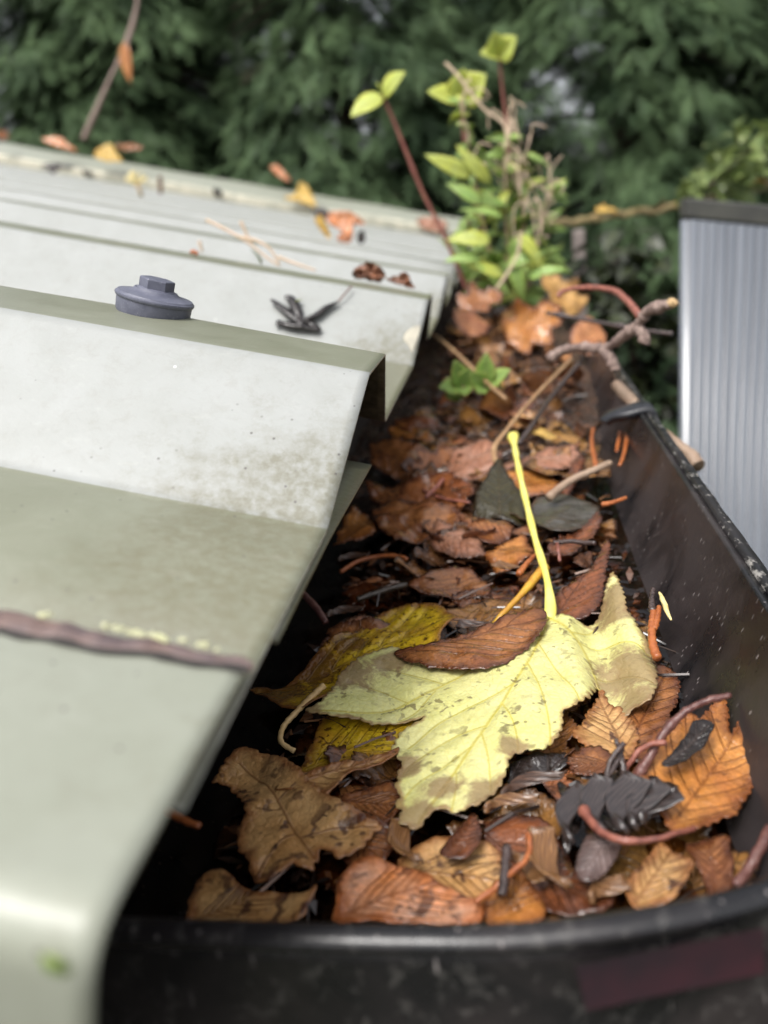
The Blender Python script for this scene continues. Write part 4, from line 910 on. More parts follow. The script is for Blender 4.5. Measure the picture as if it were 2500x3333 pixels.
# ---------------------------------------------------------------- twigs, stalks, sprigs
def stick(name, label, cat, pts, rad, mat, ns=8, rough=0.0, n=8, flat=1.0, group=None, knob=None, parent=None):
    P = spline(pts, n)
    if not rough: P = P+np.array([[0.00028*nz(i*0.22, k*7.0, len(label)) for k in range(3)] for i in range(len(P))])
    if rough: P = P+np.array([[rough*0.5*nz(i*0.6, k*7.0, len(label)) for k in range(3)] for i in range(len(P))])
    def bp(t, a, s_): 
        v_ = 0
        if not rough: v_ += 0.07*nz(t*6, a*0.6, len(label)*0.3)+0.05*nz(t*40, a, 2.0)+0.16*max(0, math.sin(t*7+len(label)))**24
        if rough: v_ += 0.18*nz(t*30, a*1.2, len(label)*0.3)
        if knob: v_ += knob[1]*max(0, math.sin(t*knob[0]*math.pi))**6
        return v_
    v, f, _ = tube(P, rad, ns, bump=bp, flat=flat); o = mk(name, v, f, mat, parent)
    if parent is None: tag(o, label, cat, group)
    return o
Z = at_z
tw = empty('twig', at_y(1250, 755, 0.36), 'rough grey forked twig with a broken pale tip propped across the gutter rim', 'twig')
stick('main_stem', 'a', '', [at_y(1186, 775, 0.375), at_y(1215, 758, 0.372), at_y(1250, 750, 0.365), at_y(1305, 752, 0.355), at_y(1345, 728, 0.345), at_y(1378, 700, 0.338), at_y(1400, 672, 0.333), at_y(1430, 662, 0.327), at_y(1452, 655, 0.323)], lambda t: 0.0021+0.0003*math.sin(t*23), M_twig, 12, 0.0012, knob=(16, 0.35), parent=tw)
stick('side_fork', 'b', '', [at_y(1300, 750, 0.356), at_y(1318, 775, 0.352), at_y(1330, 800, 0.350)], lambda t: 0.0028-0.0004*t, M_twig, 10, 0.001, parent=tw)
stick('knot', 'c', '', [at_y(1378, 708, 0.338), at_y(1390, 725, 0.335), at_y(1393, 742, 0.334)], lambda t: 0.0024, M_twig, 10, 0.001, parent=tw)
stick('broken_tip', 'd', '', [at_y(1450, 656, 0.3235), at_y(1456, 654, 0.3222), at_y(1462, 657, 0.3215)], lambda t: 0.0021-0.0012*t, M_twigend, 9, 0.001, parent=tw)
stick('stick', 'thick pale stick slanting down outside the gutter rim', 'stick', [at_y(1330, 830, 0.37), at_y(1400, 905, 0.345), at_y(1455, 955, 0.33), at_y(1490, 985, 0.322), at_y(1506, 1008, 0.318)], lambda t: 0.0024+0.0003*math.sin(t*9)+0.0008*sm(0.85, 0.95, t), M_stickm, 12, 0.0006)
stick('stalk', 'red arched leaf stalk rising behind the rough twig', 'stalk', [at_y(1205, 640, 0.43), at_y(1222, 627, 0.43), at_y(1275, 621, 0.42), at_y(1325, 628, 0.40), at_y(1355, 650, 0.38), at_y(1382, 682, 0.36)], lambda t: 0.0013+0.0005*t, M_red)
stick('twig', 'thin grey purple twig crossing behind the rough twig', 'twig', [at_y(1180, 676, 0.47), at_y(1260, 690, 0.45), at_y(1330, 703, 0.43), at_y(1400, 715, 0.41), at_y(1452, 721, 0.40)], lambda t: 0.0011, M_dark, rough=0.0005, knob=(4, 0.9))
stick('stalk', 'long straw coloured stalk leaning from the pinkish leaf up to the rough twig', 'stalk', [Z(1072, 1000, -0.0955), Z(1068, 968, -0.093), Z(1090, 935, -0.09), Z(1130, 885, -0.086), Z(1180, 830, -0.082), Z(1235, 775, -0.078)], lambda t: 0.0009+0.0004*sm(0.3, 0, t), M_straw)
stick('stick', 'dark grey stick beside the long straw stalk', 'stick', [Z(1120, 958, -0.094), Z(1145, 925, -0.091), Z(1185, 865, -0.088), Z(1225, 815, -0.084), Z(1250, 785, -0.081)], lambda t: 0.0014, M_dark, rough=0.0005)
stick('stalk', 'thin straw stalk crossing in front of the small green seedlings', 'stalk', [Z(928, 718, -0.066), Z(965, 745, -0.070), Z(1010, 785, -0.075), Z(1055, 830, -0.080), Z(1092, 862, -0.084)], lambda t: 0.0010, M_straw)
stick('stalk', 'amber yellow leaf stalk slanting under the pale yellow stalk', 'stalk', [Z(1062, 1354, -0.1065), Z(1090, 1322, -0.104), Z(1125, 1285, -0.1015), Z(1155, 1250, -0.0995), Z(1178, 1225, -0.0985)], lambda t: 0.0009+0.0007*sm(0.4, 1, t), M_ystalk2)
stick('twig', 'maroon twig tip rising over the big round orange leaf', 'twig', [Z(1368, 1690, -0.1025), Z(1400, 1640, -0.099), Z(1430, 1590, -0.096), Z(1470, 1545, -0.093), Z(1520, 1516, -0.091), Z(1578, 1502, -0.090)], lambda t: 0.00098-0.0004*t, M_maroon, 12, 0.0005, knob=(5, 0.3))
stick('twig', 'reddish looped stalk just left of the maroon twig', 'twig', [Z(1350, 1668, -0.101), Z(1372, 1630, -0.098), Z(1405, 1608, -0.096), Z(1438, 1604, -0.0955)], lambda t: 0.00055, M_red)
tw2 = empty('twig', Z(1345, 1640, -0.1), 'dark wet branched twiglet standing in front of the buff leaf', 'twig')
stick('main_stem', 'a', '', [Z(1240, 1735, -0.102), Z(1280, 1708, -0.100), Z(1310, 1680, -0.099), Z(1335, 1640, -0.0975), Z(1344, 1615, -0.0965)], lambda t: 0.0008-0.0003*t, M_dark, 8, 0.0005, parent=tw2)
stick('branch', 'b', '', [Z(1350, 1700, -0.1015), Z(1346, 1660, -0.0985), Z(1340, 1625, -0.097), Z(1330, 1598, -0.095)], lambda t: 0.00075-0.0003*t, M_dark, 8, 0.0005, parent=tw2)
stick('branch', 'c', '', [Z(1310, 1680, -0.099), Z(1320, 1640, -0.0965), Z(1348, 1605, -0.095)], lambda t: 0.0005, M_dark, 8, 0.0004, parent=tw2)
stick('stalk', 'curved red leaf stalk sweeping across the front heap under the round orange leaf', 'stalk', [Z(1262, 1752, -0.0985), Z(1285, 1785, -0.0975), Z(1330, 1812, -0.0968), Z(1390, 1816, -0.0966), Z(1450, 1803, -0.0968), Z(1500, 1790, -0.0985)], lambda t: 0.00042+0.00045*(1-t)**1.6+0.0003*sm(0.08, 0, t), M_red, 12)
stick('stalk', 'thin orange leaf stalk kinked over the front winged seeds', 'stalk', [Z(1030, 1950, -0.1035), Z(1070, 1915, -0.1025), Z(1110, 1880, -0.1015), Z(1138, 1855, -0.101), Z(1144, 1825, -0.1005), Z(1142, 1800, -0.1)], lambda t: 0.0005, M_sprig)
stick('stalk', 'dark maroon stalk by the right wall in the front corner', 'stalk', [at_y(1590, 1915, 0.103), at_y(1618, 1875, 0.106), at_y(1645, 1825, 0.109), at_y(1662, 1790, 0.112)], lambda t: 0.0009, M_maroon)
stick('twig', 'short maroon stick standing by the left gutter wall', 'twig', [Z(704, 1345, -0.1075), Z(685, 1315, -0.1045), Z(662, 1290, -0.102), Z(645, 1275, -0.1)], lambda t: 0.0011, M_maroon, rough=0.0004)
stick('twig', 'short dark peg of twig standing at the front rim', 'twig', [at_y(1268, 1950, 0.107), at_y(1266, 1905, 0.108), at_y(1268, 1880, 0.109)], lambda t: 0.0009, M_dark, rough=0.0004)
stick('twig', 'thin dark twig lying along the front leaves left of the winged seeds', 'twig', [Z(1085, 1935, -0.1025), Z(1090, 1880, -0.1015), Z(1095, 1830, -0.101)], lambda t: 0.0009, M_dark, rough=0.0004)
stick('twig', 'pale wet stick half under water left of centre', 'twig', [Z(770, 1295, -0.1068), Z(820, 1278, -0.1062), Z(880, 1262, -0.106)], lambda t: 0.0011, M_grey)
stick('stalk', 'red forked stalk in front of the coppery leaf under the roof edge', 'stalk', [Z(920, 1075, -0.098), Z(945, 1050, -0.0955), Z(958, 1035, -0.094)], lambda t: 0.0009, M_red)
stick('stalk', 'dull red stalk trailing below the tent-folded olive leaf', 'stalk', [Z(905, 1035, -0.0965), Z(920, 1062, -0.0985), Z(965, 1078, -0.0985), Z(1015, 1085, -0.0985)], lambda t: 0.00055, M_red)
stick('stalk', 'orange brown stalk floating left of the flat submerged leaf', 'stalk', [Z(735, 1235, -0.106), Z(780, 1210, -0.1052), Z(840, 1200, -0.1048), Z(880, 1208, -0.105)], lambda t: 0.0008, M_sprig)
stick('stick', 'tan stick wedged against the right wall behind the grey leaf', 'stick', [Z(1185, 1075, -0.0985), Z(1230, 1040, -0.0955), Z(1285, 1015, -0.093), Z(1318, 1000, -0.092)], lambda t: 0.0017-0.0004*t, M_stickm, 10, 0.0005)
stick('twig', 'thin grey twig below the slimy grey leaf', 'twig', [Z(1195, 1172, -0.1005), Z(1240, 1170, -0.0995), Z(1285, 1174, -0.0985)], lambda t: 0.0008, M_dark)
stick('stalk', 'short red stalk sticking up under the chestnut leaf', 'stalk', [Z(1210, 1212, -0.104), Z(1206, 1190, -0.1015), Z(1203, 1172, -0.099)], lambda t: 0.00055, M_red)
def sprig(label, pts, r, mat, n=14, parent=None, name='conifer_sprig'):
    P = resample(spline(pts, 10), 0.0004); L = len(P)*0.0004
    v, f, _ = tube(P, lambda t: r*(1-0.35*t), 10, bump=lambda t, a, s_: 0.34*((s_/0.0021+(0.5 if int((a+0.4)/(math.pi/2)) % 2 else 0)) % 1)-0.1, flat=0.85)
    o = mk(name, v, f, mat, parent)
    if parent is None: tag(o, label, 'conifer sprig')
    return o
sprig('cream scale-leaf sprig curved like a worm on the black left wall', [Z(700, 1480, -0.1025), Z(675, 1503, -0.1035), Z(640, 1538, -0.1045), Z(612, 1570, -0.1055), Z(606, 1598, -0.106), Z(618, 1612, -0.1065), Z(636, 1622, -0.107)], 0.00085, M_spale)
sprig('orange sprig poking out from under the verge at the left', [at_z(352, 1748, -0.087), at_z(375, 1760, -0.0875), at_z(405, 1775, -0.088), at_z(432, 1784, -0.0885)], 0.0008, M_sprig)
cs = empty('conifer_sprig', at_z(1415, 1370, -0.1), 'orange forked sprig with black tip stuck on the right wall beside the yellow leaf', 'conifer sprig')
sprig('', [at_z(1420, 1422, -0.1), at_z(1410, 1390, -0.099), at_z(1408, 1350, -0.098), at_z(1412, 1318, -0.097)], 0.0011, M_sprig, parent=cs, name='shoot')
sprig('', [at_z(1412, 1360, -0.0985), at_z(1420, 1335, -0.0975), at_z(1424, 1310, -0.097)], 0.0009, M_sprig, parent=cs, name='shoot')
sprig('', [at_z(1409, 1320, -0.097), at_z(1408, 1295, -0.0965), at_z(1411, 1272, -0.096)], 0.0009, M_dark, parent=cs, name='tip')
stick('needle', 'single cream needle stuck on the right gutter wall', 'needle', [at_z(1424, 1280, -0.0945), at_z(1436, 1305, -0.095), at_z(1448, 1338, -0.096)], lambda t: 0.0006*math.sin(math.pi*(0.12+0.8*t))+0.0001, M_needle)
for lb, ps in [('orange sprig hanging on the right wall below the clip', [(1353, 930), (1352, 960), (1345, 990), (1338, 1005)]), ('small rust sprig left of the sprig below the clip', [(1340, 935), (1336, 955), (1332, 975)]), ('rust red stub of sprig sticking to the wall by the grey leaf', [(1300, 1090), (1325, 1085), (1352, 1075)]), ('thin orange sprig curled by the tan wedged stick', [(1290, 1020), (1283, 985), (1278, 950), (1282, 925)]), ('rust sprig beside the amber stalk', [(1120, 1240), (1140, 1215), (1160, 1195)])]:
    zz = -0.098 if 'amber' in lb else -0.0945
    sprig(lb, [at_z(x, y, zz) for x, y in ps], 0.0010, M_sprig)

# ---------------------------------------------------------------- small plants
def lance(L, W, fold=0.25, droop=0.3, n=10, wave=0.0):
    """a simple leaf blade along +x, returns V, F, edge, vein"""
    V = []; ed = []; vn = []
    for i in range(n+1):
        t = i/n; wd = W*math.sin(math.pi*min(1, t**0.75*0.97+0.03))**0.85
        for j in range(5):
            q = (j-2)/2; V.append((L*t, wd*q/2, -droop*L*t*t+fold*abs(q)*wd/2+wave*math.sin(t*9+q))); ed.append(1-abs(q)); vn.append(1.0 if j == 2 else 0.0)
    F = [(i*5+j, (i+1)*5+j, (i+1)*5+j+1, i*5+j+1) for i in range(n) for j in range(4)]
    return np.array(V), F, ed, vn
def orient(V, p, d, up_=(0, 0, 1), roll=0.0):
    d = _n(np.asarray(d, float)); s_ = np.cross(up_, d); s_ = _n(s_) if np.linalg.norm(s_) > 1e-4 else np.array([1.0, 0, 0]); u = np.cross(d, s_)
    s2 = s_*math.cos(roll)+u*math.sin(roll); u2 = -s_*math.sin(roll)+u*math.cos(roll)
    return np.outer(V[:, 0], d)+np.outer(V[:, 1], s2)+np.outer(V[:, 2], u2)+np.asarray(p)
def add_leaf(parent, mat, p, d, L, W, roll=0.0, droop=0.3, fold=0.25, up_=(0, 0, 1)):
    V, F, ed, vn = lance(L, W, fold, droop); return solid(mk('leaf', orient(V, p, d, up_, roll=roll), F, mat, parent, attrs={'edge': ed, 'vein': vn}), 0.0003, -1)
weed = empty('weed', at_y(1085, 640, 0.78), 'bushy green weed with curly dry seed pods growing out of the gutter', 'weed')
WY = 0.78
def px(x, y, Y=WY): return at_y(x, y, Y)
stems = [[(1075, 650), (1060, 560), (1035, 440), (1015, 330), (1000, 250), (994, 218)], [(1090, 650), (1095, 540), (1092, 420), (1090, 330), (1096, 290)], [(1120, 650), (1130, 560), (1130, 460), (1120, 380), (1140, 330)], [(1060, 640), (1040, 580), (1020, 520), (1012, 470)], [(1130, 640), (1150, 580), (1165, 520), (1180, 450), (1190, 400)]]
for i, st in enumerate(stems):
    v, f, _ = tube(spline([px(x, y, WY+0.012*(i-2)) for x, y in st], 8), lambda t: 0.0019-0.0009*t, 8); mk('stem', v, f, M_stemg, weed)
for k in range(230):
    st = stems[k % 5]; q = spline(np.array(st, float), 10); t = random.random()**0.8; x, y = q[int(t*(len(q)-1))]
    a = random.uniform(0, 6.28); Y = WY+0.012*((k % 5)-2)
    d = np.array([math.cos(a), math.sin(a)*0.8, random.uniform(-0.6, 0.9)])
    big = random.uniform(0.018, 0.036)*(1.15-0.6*t); add_leaf(weed, M_green if random.random() < 0.8 else M_lime, px(x, y, Y), d, big, big*random.uniform(0.30, 0.46), random.uniform(-1.2, 1.2), random.uniform(0.1, 0.9), up_=(0, -0.6, 0.8))
for lp in [(1000, 640, 1040, 560), (1010, 600, 975, 520), (1120, 620, 1190, 540), (1090, 620, 1075, 600), (1110, 600, 1150, 500), (1150, 620, 1200, 500)]:
    p = px(lp[0], lp[1], WY-0.03); add_leaf(weed, M_green, p, px(lp[2], lp[3], WY-0.03)-p, 0.045, 0.017, random.uniform(-0.5, 0.5), 0.25)
for lp in [(1040, 560, 975, 548), (1095, 575, 1188, 520), (1060, 520, 985, 505), (1100, 640, 1060, 575), (1085, 470, 1010, 430), (1120, 510, 1180, 560), (1040, 440, 985, 395), (1060, 395, 1020, 350), (1110, 555, 1120, 630), (1020, 380, 960, 350), (1090, 600, 1030, 560), (1140, 600, 1190, 575)]:
    p = px(lp[0], lp[1], WY-0.045); add_leaf(weed, random.choice([M_green, M_green, M_lime]), p, px(lp[2], lp[3], WY-0.055)-p, random.uniform(0.030, 0.046), random.uniform(0.010, 0.016), random.uniform(-0.7, 0.7), 0.35, up_=(0, -1, 0.5))
for k in range(64):
    i = random.choice([1, 1, 2, 4, 4, 2, 0]); q = spline(np.array(stems[i], float), 10); x, y = q[int(random.uniform(0.45, 0.98)*(len(q)-1))]
    sd_ = random.choice([-1, 1]); hh = random.uniform(20, 95); ww = random.uniform(6, 38)*sd_; jx = lambda: random.uniform(-7, 7); Y = WY+random.uniform(-0.05, 0.02)
    pts = [px(x, y, Y), px(x+ww*0.35+jx(), y-hh*0.7+jx(), Y), px(x+ww*0.8+jx(), y-hh+jx(), Y), px(x+ww*1.4+jx(), y-hh*0.85+jx(), Y), px(x+ww*1.6+jx(), y-hh*0.45+jx(), Y), px(x+ww*1.35+jx(), y-hh*0.2+jx(), Y)]
    v, f, _ = tube(spline(pts[:random.choice([3, 3, 4, 4, 5, 6])], 6), lambda t: 0.00058, 6); mk('seed_pod', v, f, M_pod, weed)
v, f, _ = tube(spline([px(1100, 300), px(1085, 265), px(1050, 240), px(1020, 205), px(990, 165), px(962, 136)], 8), lambda t: 0.0013, 7); mk('dry_stalk', v, f, M_pod, weed)
v, f, _ = tube(spline([px(1060, 640, 0.7), px(1090, 600, 0.7), px(1118, 550, 0.7), px(1125, 500, 0.7)], 8), lambda t: 0.0013, 7); mk('dry_stalk', v, f, M_pod, weed)
def seedling(label, path, leaves, Y):
    e = empty('seedling', px(*path[0], Y), label, 'seedling')
    v, f, _ = tube(spline([px(x, y, Y) for x, y in path], 8), lambda t: 0.0020-0.0005*t, 10, bump=lambda t, a, s_: 0.35*max(0, math.sin(t*22))**8); mk('stem', v, f, M_stemr, e)
    for (x0, y0, x1, y1, W, rl) in leaves:
        p, q = px(x0, y0, Y), px(x1, y1, Y-0.015); add_leaf(e, M_lime, p, q-p, np.linalg.norm(q-p), W*1.25, rl*0.5, 0.1, 0.25, up_=(0, -1, 0.45))
seedling('red stemmed seedling with two lime leaves leaning left over the roof edge', [(1010, 630), (965, 520), (915, 420), (880, 335), (850, 260), (826, 205)], [(826, 207, 756, 245, 0.017, 0.5), (826, 207, 870, 152, 0.016, -0.5), (826, 205, 818, 180, 0.010, 0)], 0.74)
seedling('tallest red stemmed seedling with a lime leaf cluster at its top', [(1110, 620), (1108, 450), (1095, 280), (1086, 200), (1078, 122)], [(1078, 124, 1040, 112, 0.016, 0.7), (1078, 124, 1112, 78, 0.020, 0.2), (1078, 124, 1068, 72, 0.018, -0.3)], 0.84)
seedling('pale green topped seedling between the two red stemmed ones', [(1050, 630), (1030, 450), (1005, 320), (996, 215)], [(996, 217, 926, 192, 0.018, 0.5), (996, 217, 1046, 160, 0.026, 0.3), (996, 217, 1000, 150, 0.022, -0.2)], 0.80)
for lb, bx, by, lv in [('left small green seedling in the dark soil below the straw stalk', 1000, 868, [(955, 835), (985, 785), (1012, 800), (965, 855), (1005, 850)]), ('right small green seedling in the dark soil below the straw stalk', 1048, 868, [(1050, 770), (1020, 810), (1095, 800), (1085, 850), (1060, 810), (1035, 845)])]:
    e = empty('seedling', px(bx, by, 0.44), lb, 'seedling')
    v, f, _ = tube(spline([px(bx, by, 0.44), px(bx, by-25, 0.44), px(bx+1, by-45, 0.44)], 6), lambda t: 0.0010, 7); mk('stem', v, f, M_stemg, e)
    for x, y in lv:
        p, q = px(bx, by-30, 0.44), px(x, y, 0.44+random.uniform(-0.012, 0.006)); add_leaf(e, M_green, p, q-p, np.linalg.norm(q-p)*1.1, 0.0125, random.uniform(-0.4, 0.4), 0.05, 0.3, up_=(0, -1, 0.6))

# ---------------------------------------------------------------- scraps lying on the roof
_nf = _n(np.cross(RD, np.array([0, 0.034, 0])+RN*0.0257)); _nf = _nf if _nf[2] > 0 else -_nf
def at_face(x, y, k=1): return at_plane(x, y, roofpt(0, 0.34+0.2*(k-1), HV), _nf)
def scrap(name, label, cat, outline, proj, mat, curl=0.001, axis=None, thick=0.0003, lift=0.0012, up_=RN):
    P = np.array([proj(x, y) for x, y in outline]); c = P.mean(0); u = RD; v_ = _n(np.cross(up_, u))
    O = np.stack([(P-c)@u, (P-c)@v_], 1)*1000; O = resample(spline(O, 3, True), max(0.6, np.ptp(O)/40), True); Q, F = sheet2d(O, max(0.9, np.ptp(O)/25))
    vs = auto_veins(O[0], O[len(O)//2], O, 5); ed, vn, dv = leaf_attrs(Q, O, vs, 0.4); L = np.ptp(O)
    z = np.array([curl*(nz(p[0]*2.2/L*3, p[1]*2.2/L*3, len(label))+0.6) for p in Q])+lift
    return tag(solid(mk(name, c+np.outer(Q[:, 0]/1000, u)+np.outer(Q[:, 1]/1000, v_)+np.outer(z, up_), F, mat, origin=c, attrs={'edge': ed, 'vein': vn}), thick, -1), label, cat)
pv = lambda h: (lambda x, y: at_roof(x, y, h))
# items standing on the ribs stand up toward the viewer: laid on a steep plane at their own distance
def ground_y(x, y):
    """distance at which the sight line meets the rib tops, or the far capping if it passes over them"""
    p = at_roof(x, y, 0.0); return p[1] if 0.3 < p[1] < Y_END else Y_END-0.006
def standing(name, label, cat, outline, Y, mat, curl=0.004, lean=0.5, thick=0.0003):
    bx, by = max(outline, key=lambda q: q[1]-0.12*q[0]); Y = ground_y(bx, by); curl = curl*min(2.0, Y/0.7)
    n_ = _n(np.array([0, -1.0, lean])); c0 = np.mean([at_y(x, y, Y) for x, y in outline], 0)
    return scrap(name, label, cat, outline, lambda x, y: at_plane(x, y, c0, n_), mat, curl, thick=thick, up_=n_, lift=0)
standing('leaf', 'pale yellow pointed leaf on the far part of the roof, upper left', 'leaf', [(206, 335), (240, 312), (252, 330), (264, 348), (225, 350)], 1.05, M_sun)
standing('leaf', 'yellow two-lobed leaf standing on the roof left of the weed', 'leaf', [(614, 430), (640, 420), (648, 398), (664, 402), (684, 445), (655, 440), (635, 436)], 0.80, M_sun)
standing('leaf', 'small yellow leaf just below the two-lobed yellow leaf', 'leaf', [(680, 478), (695, 468), (708, 490), (716, 515), (704, 512)], 0.62, M_sun)
standing('leaf', 'orange red leaf cluster lying on the roof right of the yellow leaves', 'leaf', [(708, 470), (730, 460), (760, 462), (790, 482), (765, 488), (762, 515), (735, 500), (715, 490)], 0.66, M_rose)
standing('leaf', 'tiny orange leaf below the orange red cluster', 'leaf', [(728, 520), (742, 505), (762, 518), (750, 528)], 0.60, M_rose)
standing('leaf', 'dark slate scrap behind the small yellow leaf', 'leaf', [(675, 460), (700, 450), (718, 468), (705, 478)], 0.70, M_black)
standing('leaf', 'rusty leaf on the far verge of the roof, far left', 'leaf', [(95, 305), (130, 298), (150, 312), (165, 325), (120, 318)], 1.35, M_rose)
standing('leaf', 'thin rusty leaf on the far verge behind the pale yellow leaf', 'leaf', [(250, 318), (290, 312), (310, 320), (280, 328)], 1.40, M_copper)
standing('leaf', 'rust scrap in the far left corner of the roof verge', 'leaf', [(0, 285), (16, 285), (20, 300), (0, 304)], 1.35, M_copper)
standing('leaf', 'faded orange scrap on the far verge above the yellow leaf', 'leaf', [(585, 365), (600, 358), (620, 378), (628, 392), (605, 385)], 1.3, M_rose)
standing('leaf', 'brown curled leaf edge against the weed at the roof corner', 'leaf', [(900, 480), (930, 470), (965, 480), (960, 500), (920, 498)], 0.62, M_pink)
standing('leaf', 'curled brown dead leaf with a dark hollow on the second rib', 'leaf', [(765, 598), (775, 578), (800, 570), (822, 578), (835, 600), (820, 612), (790, 606), (772, 604)], 0.40, M_pink, 0.012, 0.2)
standing('leaf', 'folded brown leaf corner on the second rib beside the curled dead leaf', 'leaf', [(836, 608), (858, 598), (880, 592), (890, 612), (897, 626), (865, 618)], 0.39, M_pink, 0.008, 0.3)
for lb, o_, Y in [('black twig scrap high on the roof at the left', [(92, 362), (125, 355), (160, 362), (130, 368), (118, 380), (108, 370)], 0.85), ('small dark crumb on a far rib left of the white tuft', [(180, 370), (198, 372), (200, 382), (184, 380)], 0.8), ('dark crumb on the rib right of the tall pale stalk', [(462, 410), (478, 412), (480, 425), (466, 424)], 0.75), ('dark seed scrap near the roof edge by the weed', [(772, 512), (786, 500), (790, 520), (778, 530)], 0.55)]:
    standing('bark_scrap', lb, 'bark scrap', o_, Y, M_black)
TY = ground_y(306, 425)
tf = empty('seed_tuft', at_y(293, 395, TY), 'small white and yellow seed tuft on the ribs in the middle of the roof', 'seed tuft')
for k in range(14):
    a = random.uniform(0.2, 3.0); v, f, _ = tube(np.array([at_y(295, 400, TY), at_y(295+14*math.cos(a), 395-20*math.sin(a), TY), at_y(295+24*math.cos(a), 394-26*math.sin(a), TY+random.uniform(-0.006, 0.006))]), 0.0007*TY/0.7, 5); mk('bristle', v, f, M_needle, tf)
v, f, _ = tube(np.array([at_y(296, 398, TY), at_y(303, 415, TY), at_y(306, 425, TY)]), 0.0017*TY/0.7, 6); mk('stalk', v, f, M_stemg, tf)
stick('stalk', 'stubby brown stalk standing on the roof right of the white tuft', 'stalk', [at_y(347, 418, ground_y(347, 418)), at_y(347, 400, ground_y(347, 418)), at_y(345, 380, ground_y(347, 418))], lambda t: 0.0018*ground_y(347, 418)/0.7, M_pink)
gt = empty('grass_tuft', at_y(590, 560, 0.45), 'wisp of dry pinkish grass caught behind the second rib', 'grass tuft')
for pts in [[(445, 475), (480, 492), (530, 520), (575, 555), (600, 572)], [(520, 512), (555, 520), (585, 540), (605, 575)], [(520, 478), (535, 510), (545, 525)], [(600, 555), (640, 570), (682, 584)], [(430, 520), (437, 545)]]:
    v, f, _ = tube(spline([at_y(x, y, 0.47) for x, y in pts], 6), lambda t: 0.0009*(1-0.5*t)+0.0002, 6); mk('blade', v, f, M_pod, gt)
add_leaf(gt, M_ivy, at_y(565, 572, 0.45), at_y(556, 545, 0.45)-at_y(565, 572, 0.45), 0.010, 0.005)
# black ash-key cluster on the second rib
bk = empty('seed_cluster', at_face(645, 690), 'cluster of black shrivelled winged seeds on the side of the second rib', 'seed cluster')
for pts, r in [([(660, 712), (632, 690), (605, 668), (588, 655)], 0.0021), ([(650, 700), (640, 672), (628, 652), (615, 650)], 0.0022), ([(645, 705), (680, 690), (705, 672), (730, 660)], 0.0020), ([(600, 702), (625, 710), (660, 715), (690, 722)], 0.0024), ([(660, 700), (675, 708), (693, 720)], 0.0018), ([(605, 700), (600, 712)], 0.0013)]:
    P = spline([at_face(x, y)+_nf*0.0022 for x, y in pts], 8)
    v, f, _ = tube(P, lambda t, r=r: r*(0.25+0.95*math.sin(math.pi*min(1, 0.12+0.8*t))), 10, bump=lambda t, a, s_: 0.2*nz(t*9, a*1.5, r*900), flat=0.55); mk('seed', v, f, M_black, bk)
v, f, _ = tube(spline([at_face(728, 662)+_nf*0.002, at_face(745, 645)+_nf*0.003, at_face(760, 628)+_nf*0.003], 6), 0.0004, 6); mk('stalk', v, f, M_maroon, bk)
add_leaf(bk, M_green, at_face(636, 662)+_nf*0.003, at_face(654, 652)-at_face(636, 662), 0.004, 0.003)
scrap('droppings', 'cream dried bird dropping on the end of the second rib', 'bird dropping', [(872, 735), (878, 718), (892, 708), (908, 705), (905, 722), (898, 745), (890, 762), (884, 748)], at_face, M_drop, 0.0002, thick=0.0002, lift=0.0002, up_=_nf)
pg = at_plane(138, 2062, roofpt(0, 0.0425, 0), np.array([0, -1.0, 0]))
add_leaf_o = empty('leaf', pg, 'tiny bright green leaf scrap stuck to the folded verge at bottom left', 'leaf')
add_leaf(add_leaf_o, M_green, pg+np.array([-0.0006, -0.0014, 0.0014]), np.array([0.45, 0, -1.0]), 0.0034, 0.0011, 1.4)
stick('twig', 'tiny orange twig crumb on top of the second rib', 'twig', [at_y(412, 543, 0.385), at_y(420, 545, 0.385), at_y(428, 548, 0.385)], lambda t: 0.0011, M_sprig)

# ---------------------------------------------------------------- greenhouse at the right
gh = empty('greenhouse', (0.5, 0.95, -2.2), 'greenhouse with fluted grey polycarbonate wall beyond the gutter', 'greenhouse')
GY = 0.92
A = at_y(1481, 470, GY); zt0 = A[2]; xg0 = A[0]
V = []; xsg = []; x = xg0
fl = 0.0098; nfl = 90
for i in range(nfl*6+1):
    u = i/6; q = u % 1; V += [(xg0+u*fl, GY-0.0026*abs(math.sin(math.pi*u))**0.6, zz) for zz in (-2.2, zt0-0.002-0.22*u*fl)]
F = [(2*i, 2*i+2, 2*i+3, 2*i+1) for i in range(nfl*6)]
solid(mk('wall_panel', V, F, M_poly, gh), 0.01, 1.0)
d = np.array([1, 0, -0.22]); v, f = boxv(0, 0.9, -0.012, 0.02, 0.0, 0.020); v = np.array([[xg0-0.002+p[0], GY+p[1], zt0+p[2]-0.22*p[0]] for p in v]); bevel(mk('gable_bar', v, f, M_rail, gh, smooth=False), 0.002)
v, f = boxv(xg0+0.0, xg0+0.9, GY+0.021, GY+1.6, 0, 0.006); v[:, 0] += (v[:, 1]-GY-0.021)*(xg0/GY)*1.15; v[:, 2] = zt0+0.012-0.22*(v[:, 0]-xg0)+v[:, 2]; mk('roof', v, f, M_poly, gh, smooth=False)
v, f = boxv(xg0+0.004, xg0+0.02, GY+0.011, GY+1.6, -2.2, zt0); v[:, 0] += (v[:, 1]-GY-0.011)*(xg0/GY)*1.15; mk('side_wall', v, f, M_poly, gh, smooth=False)
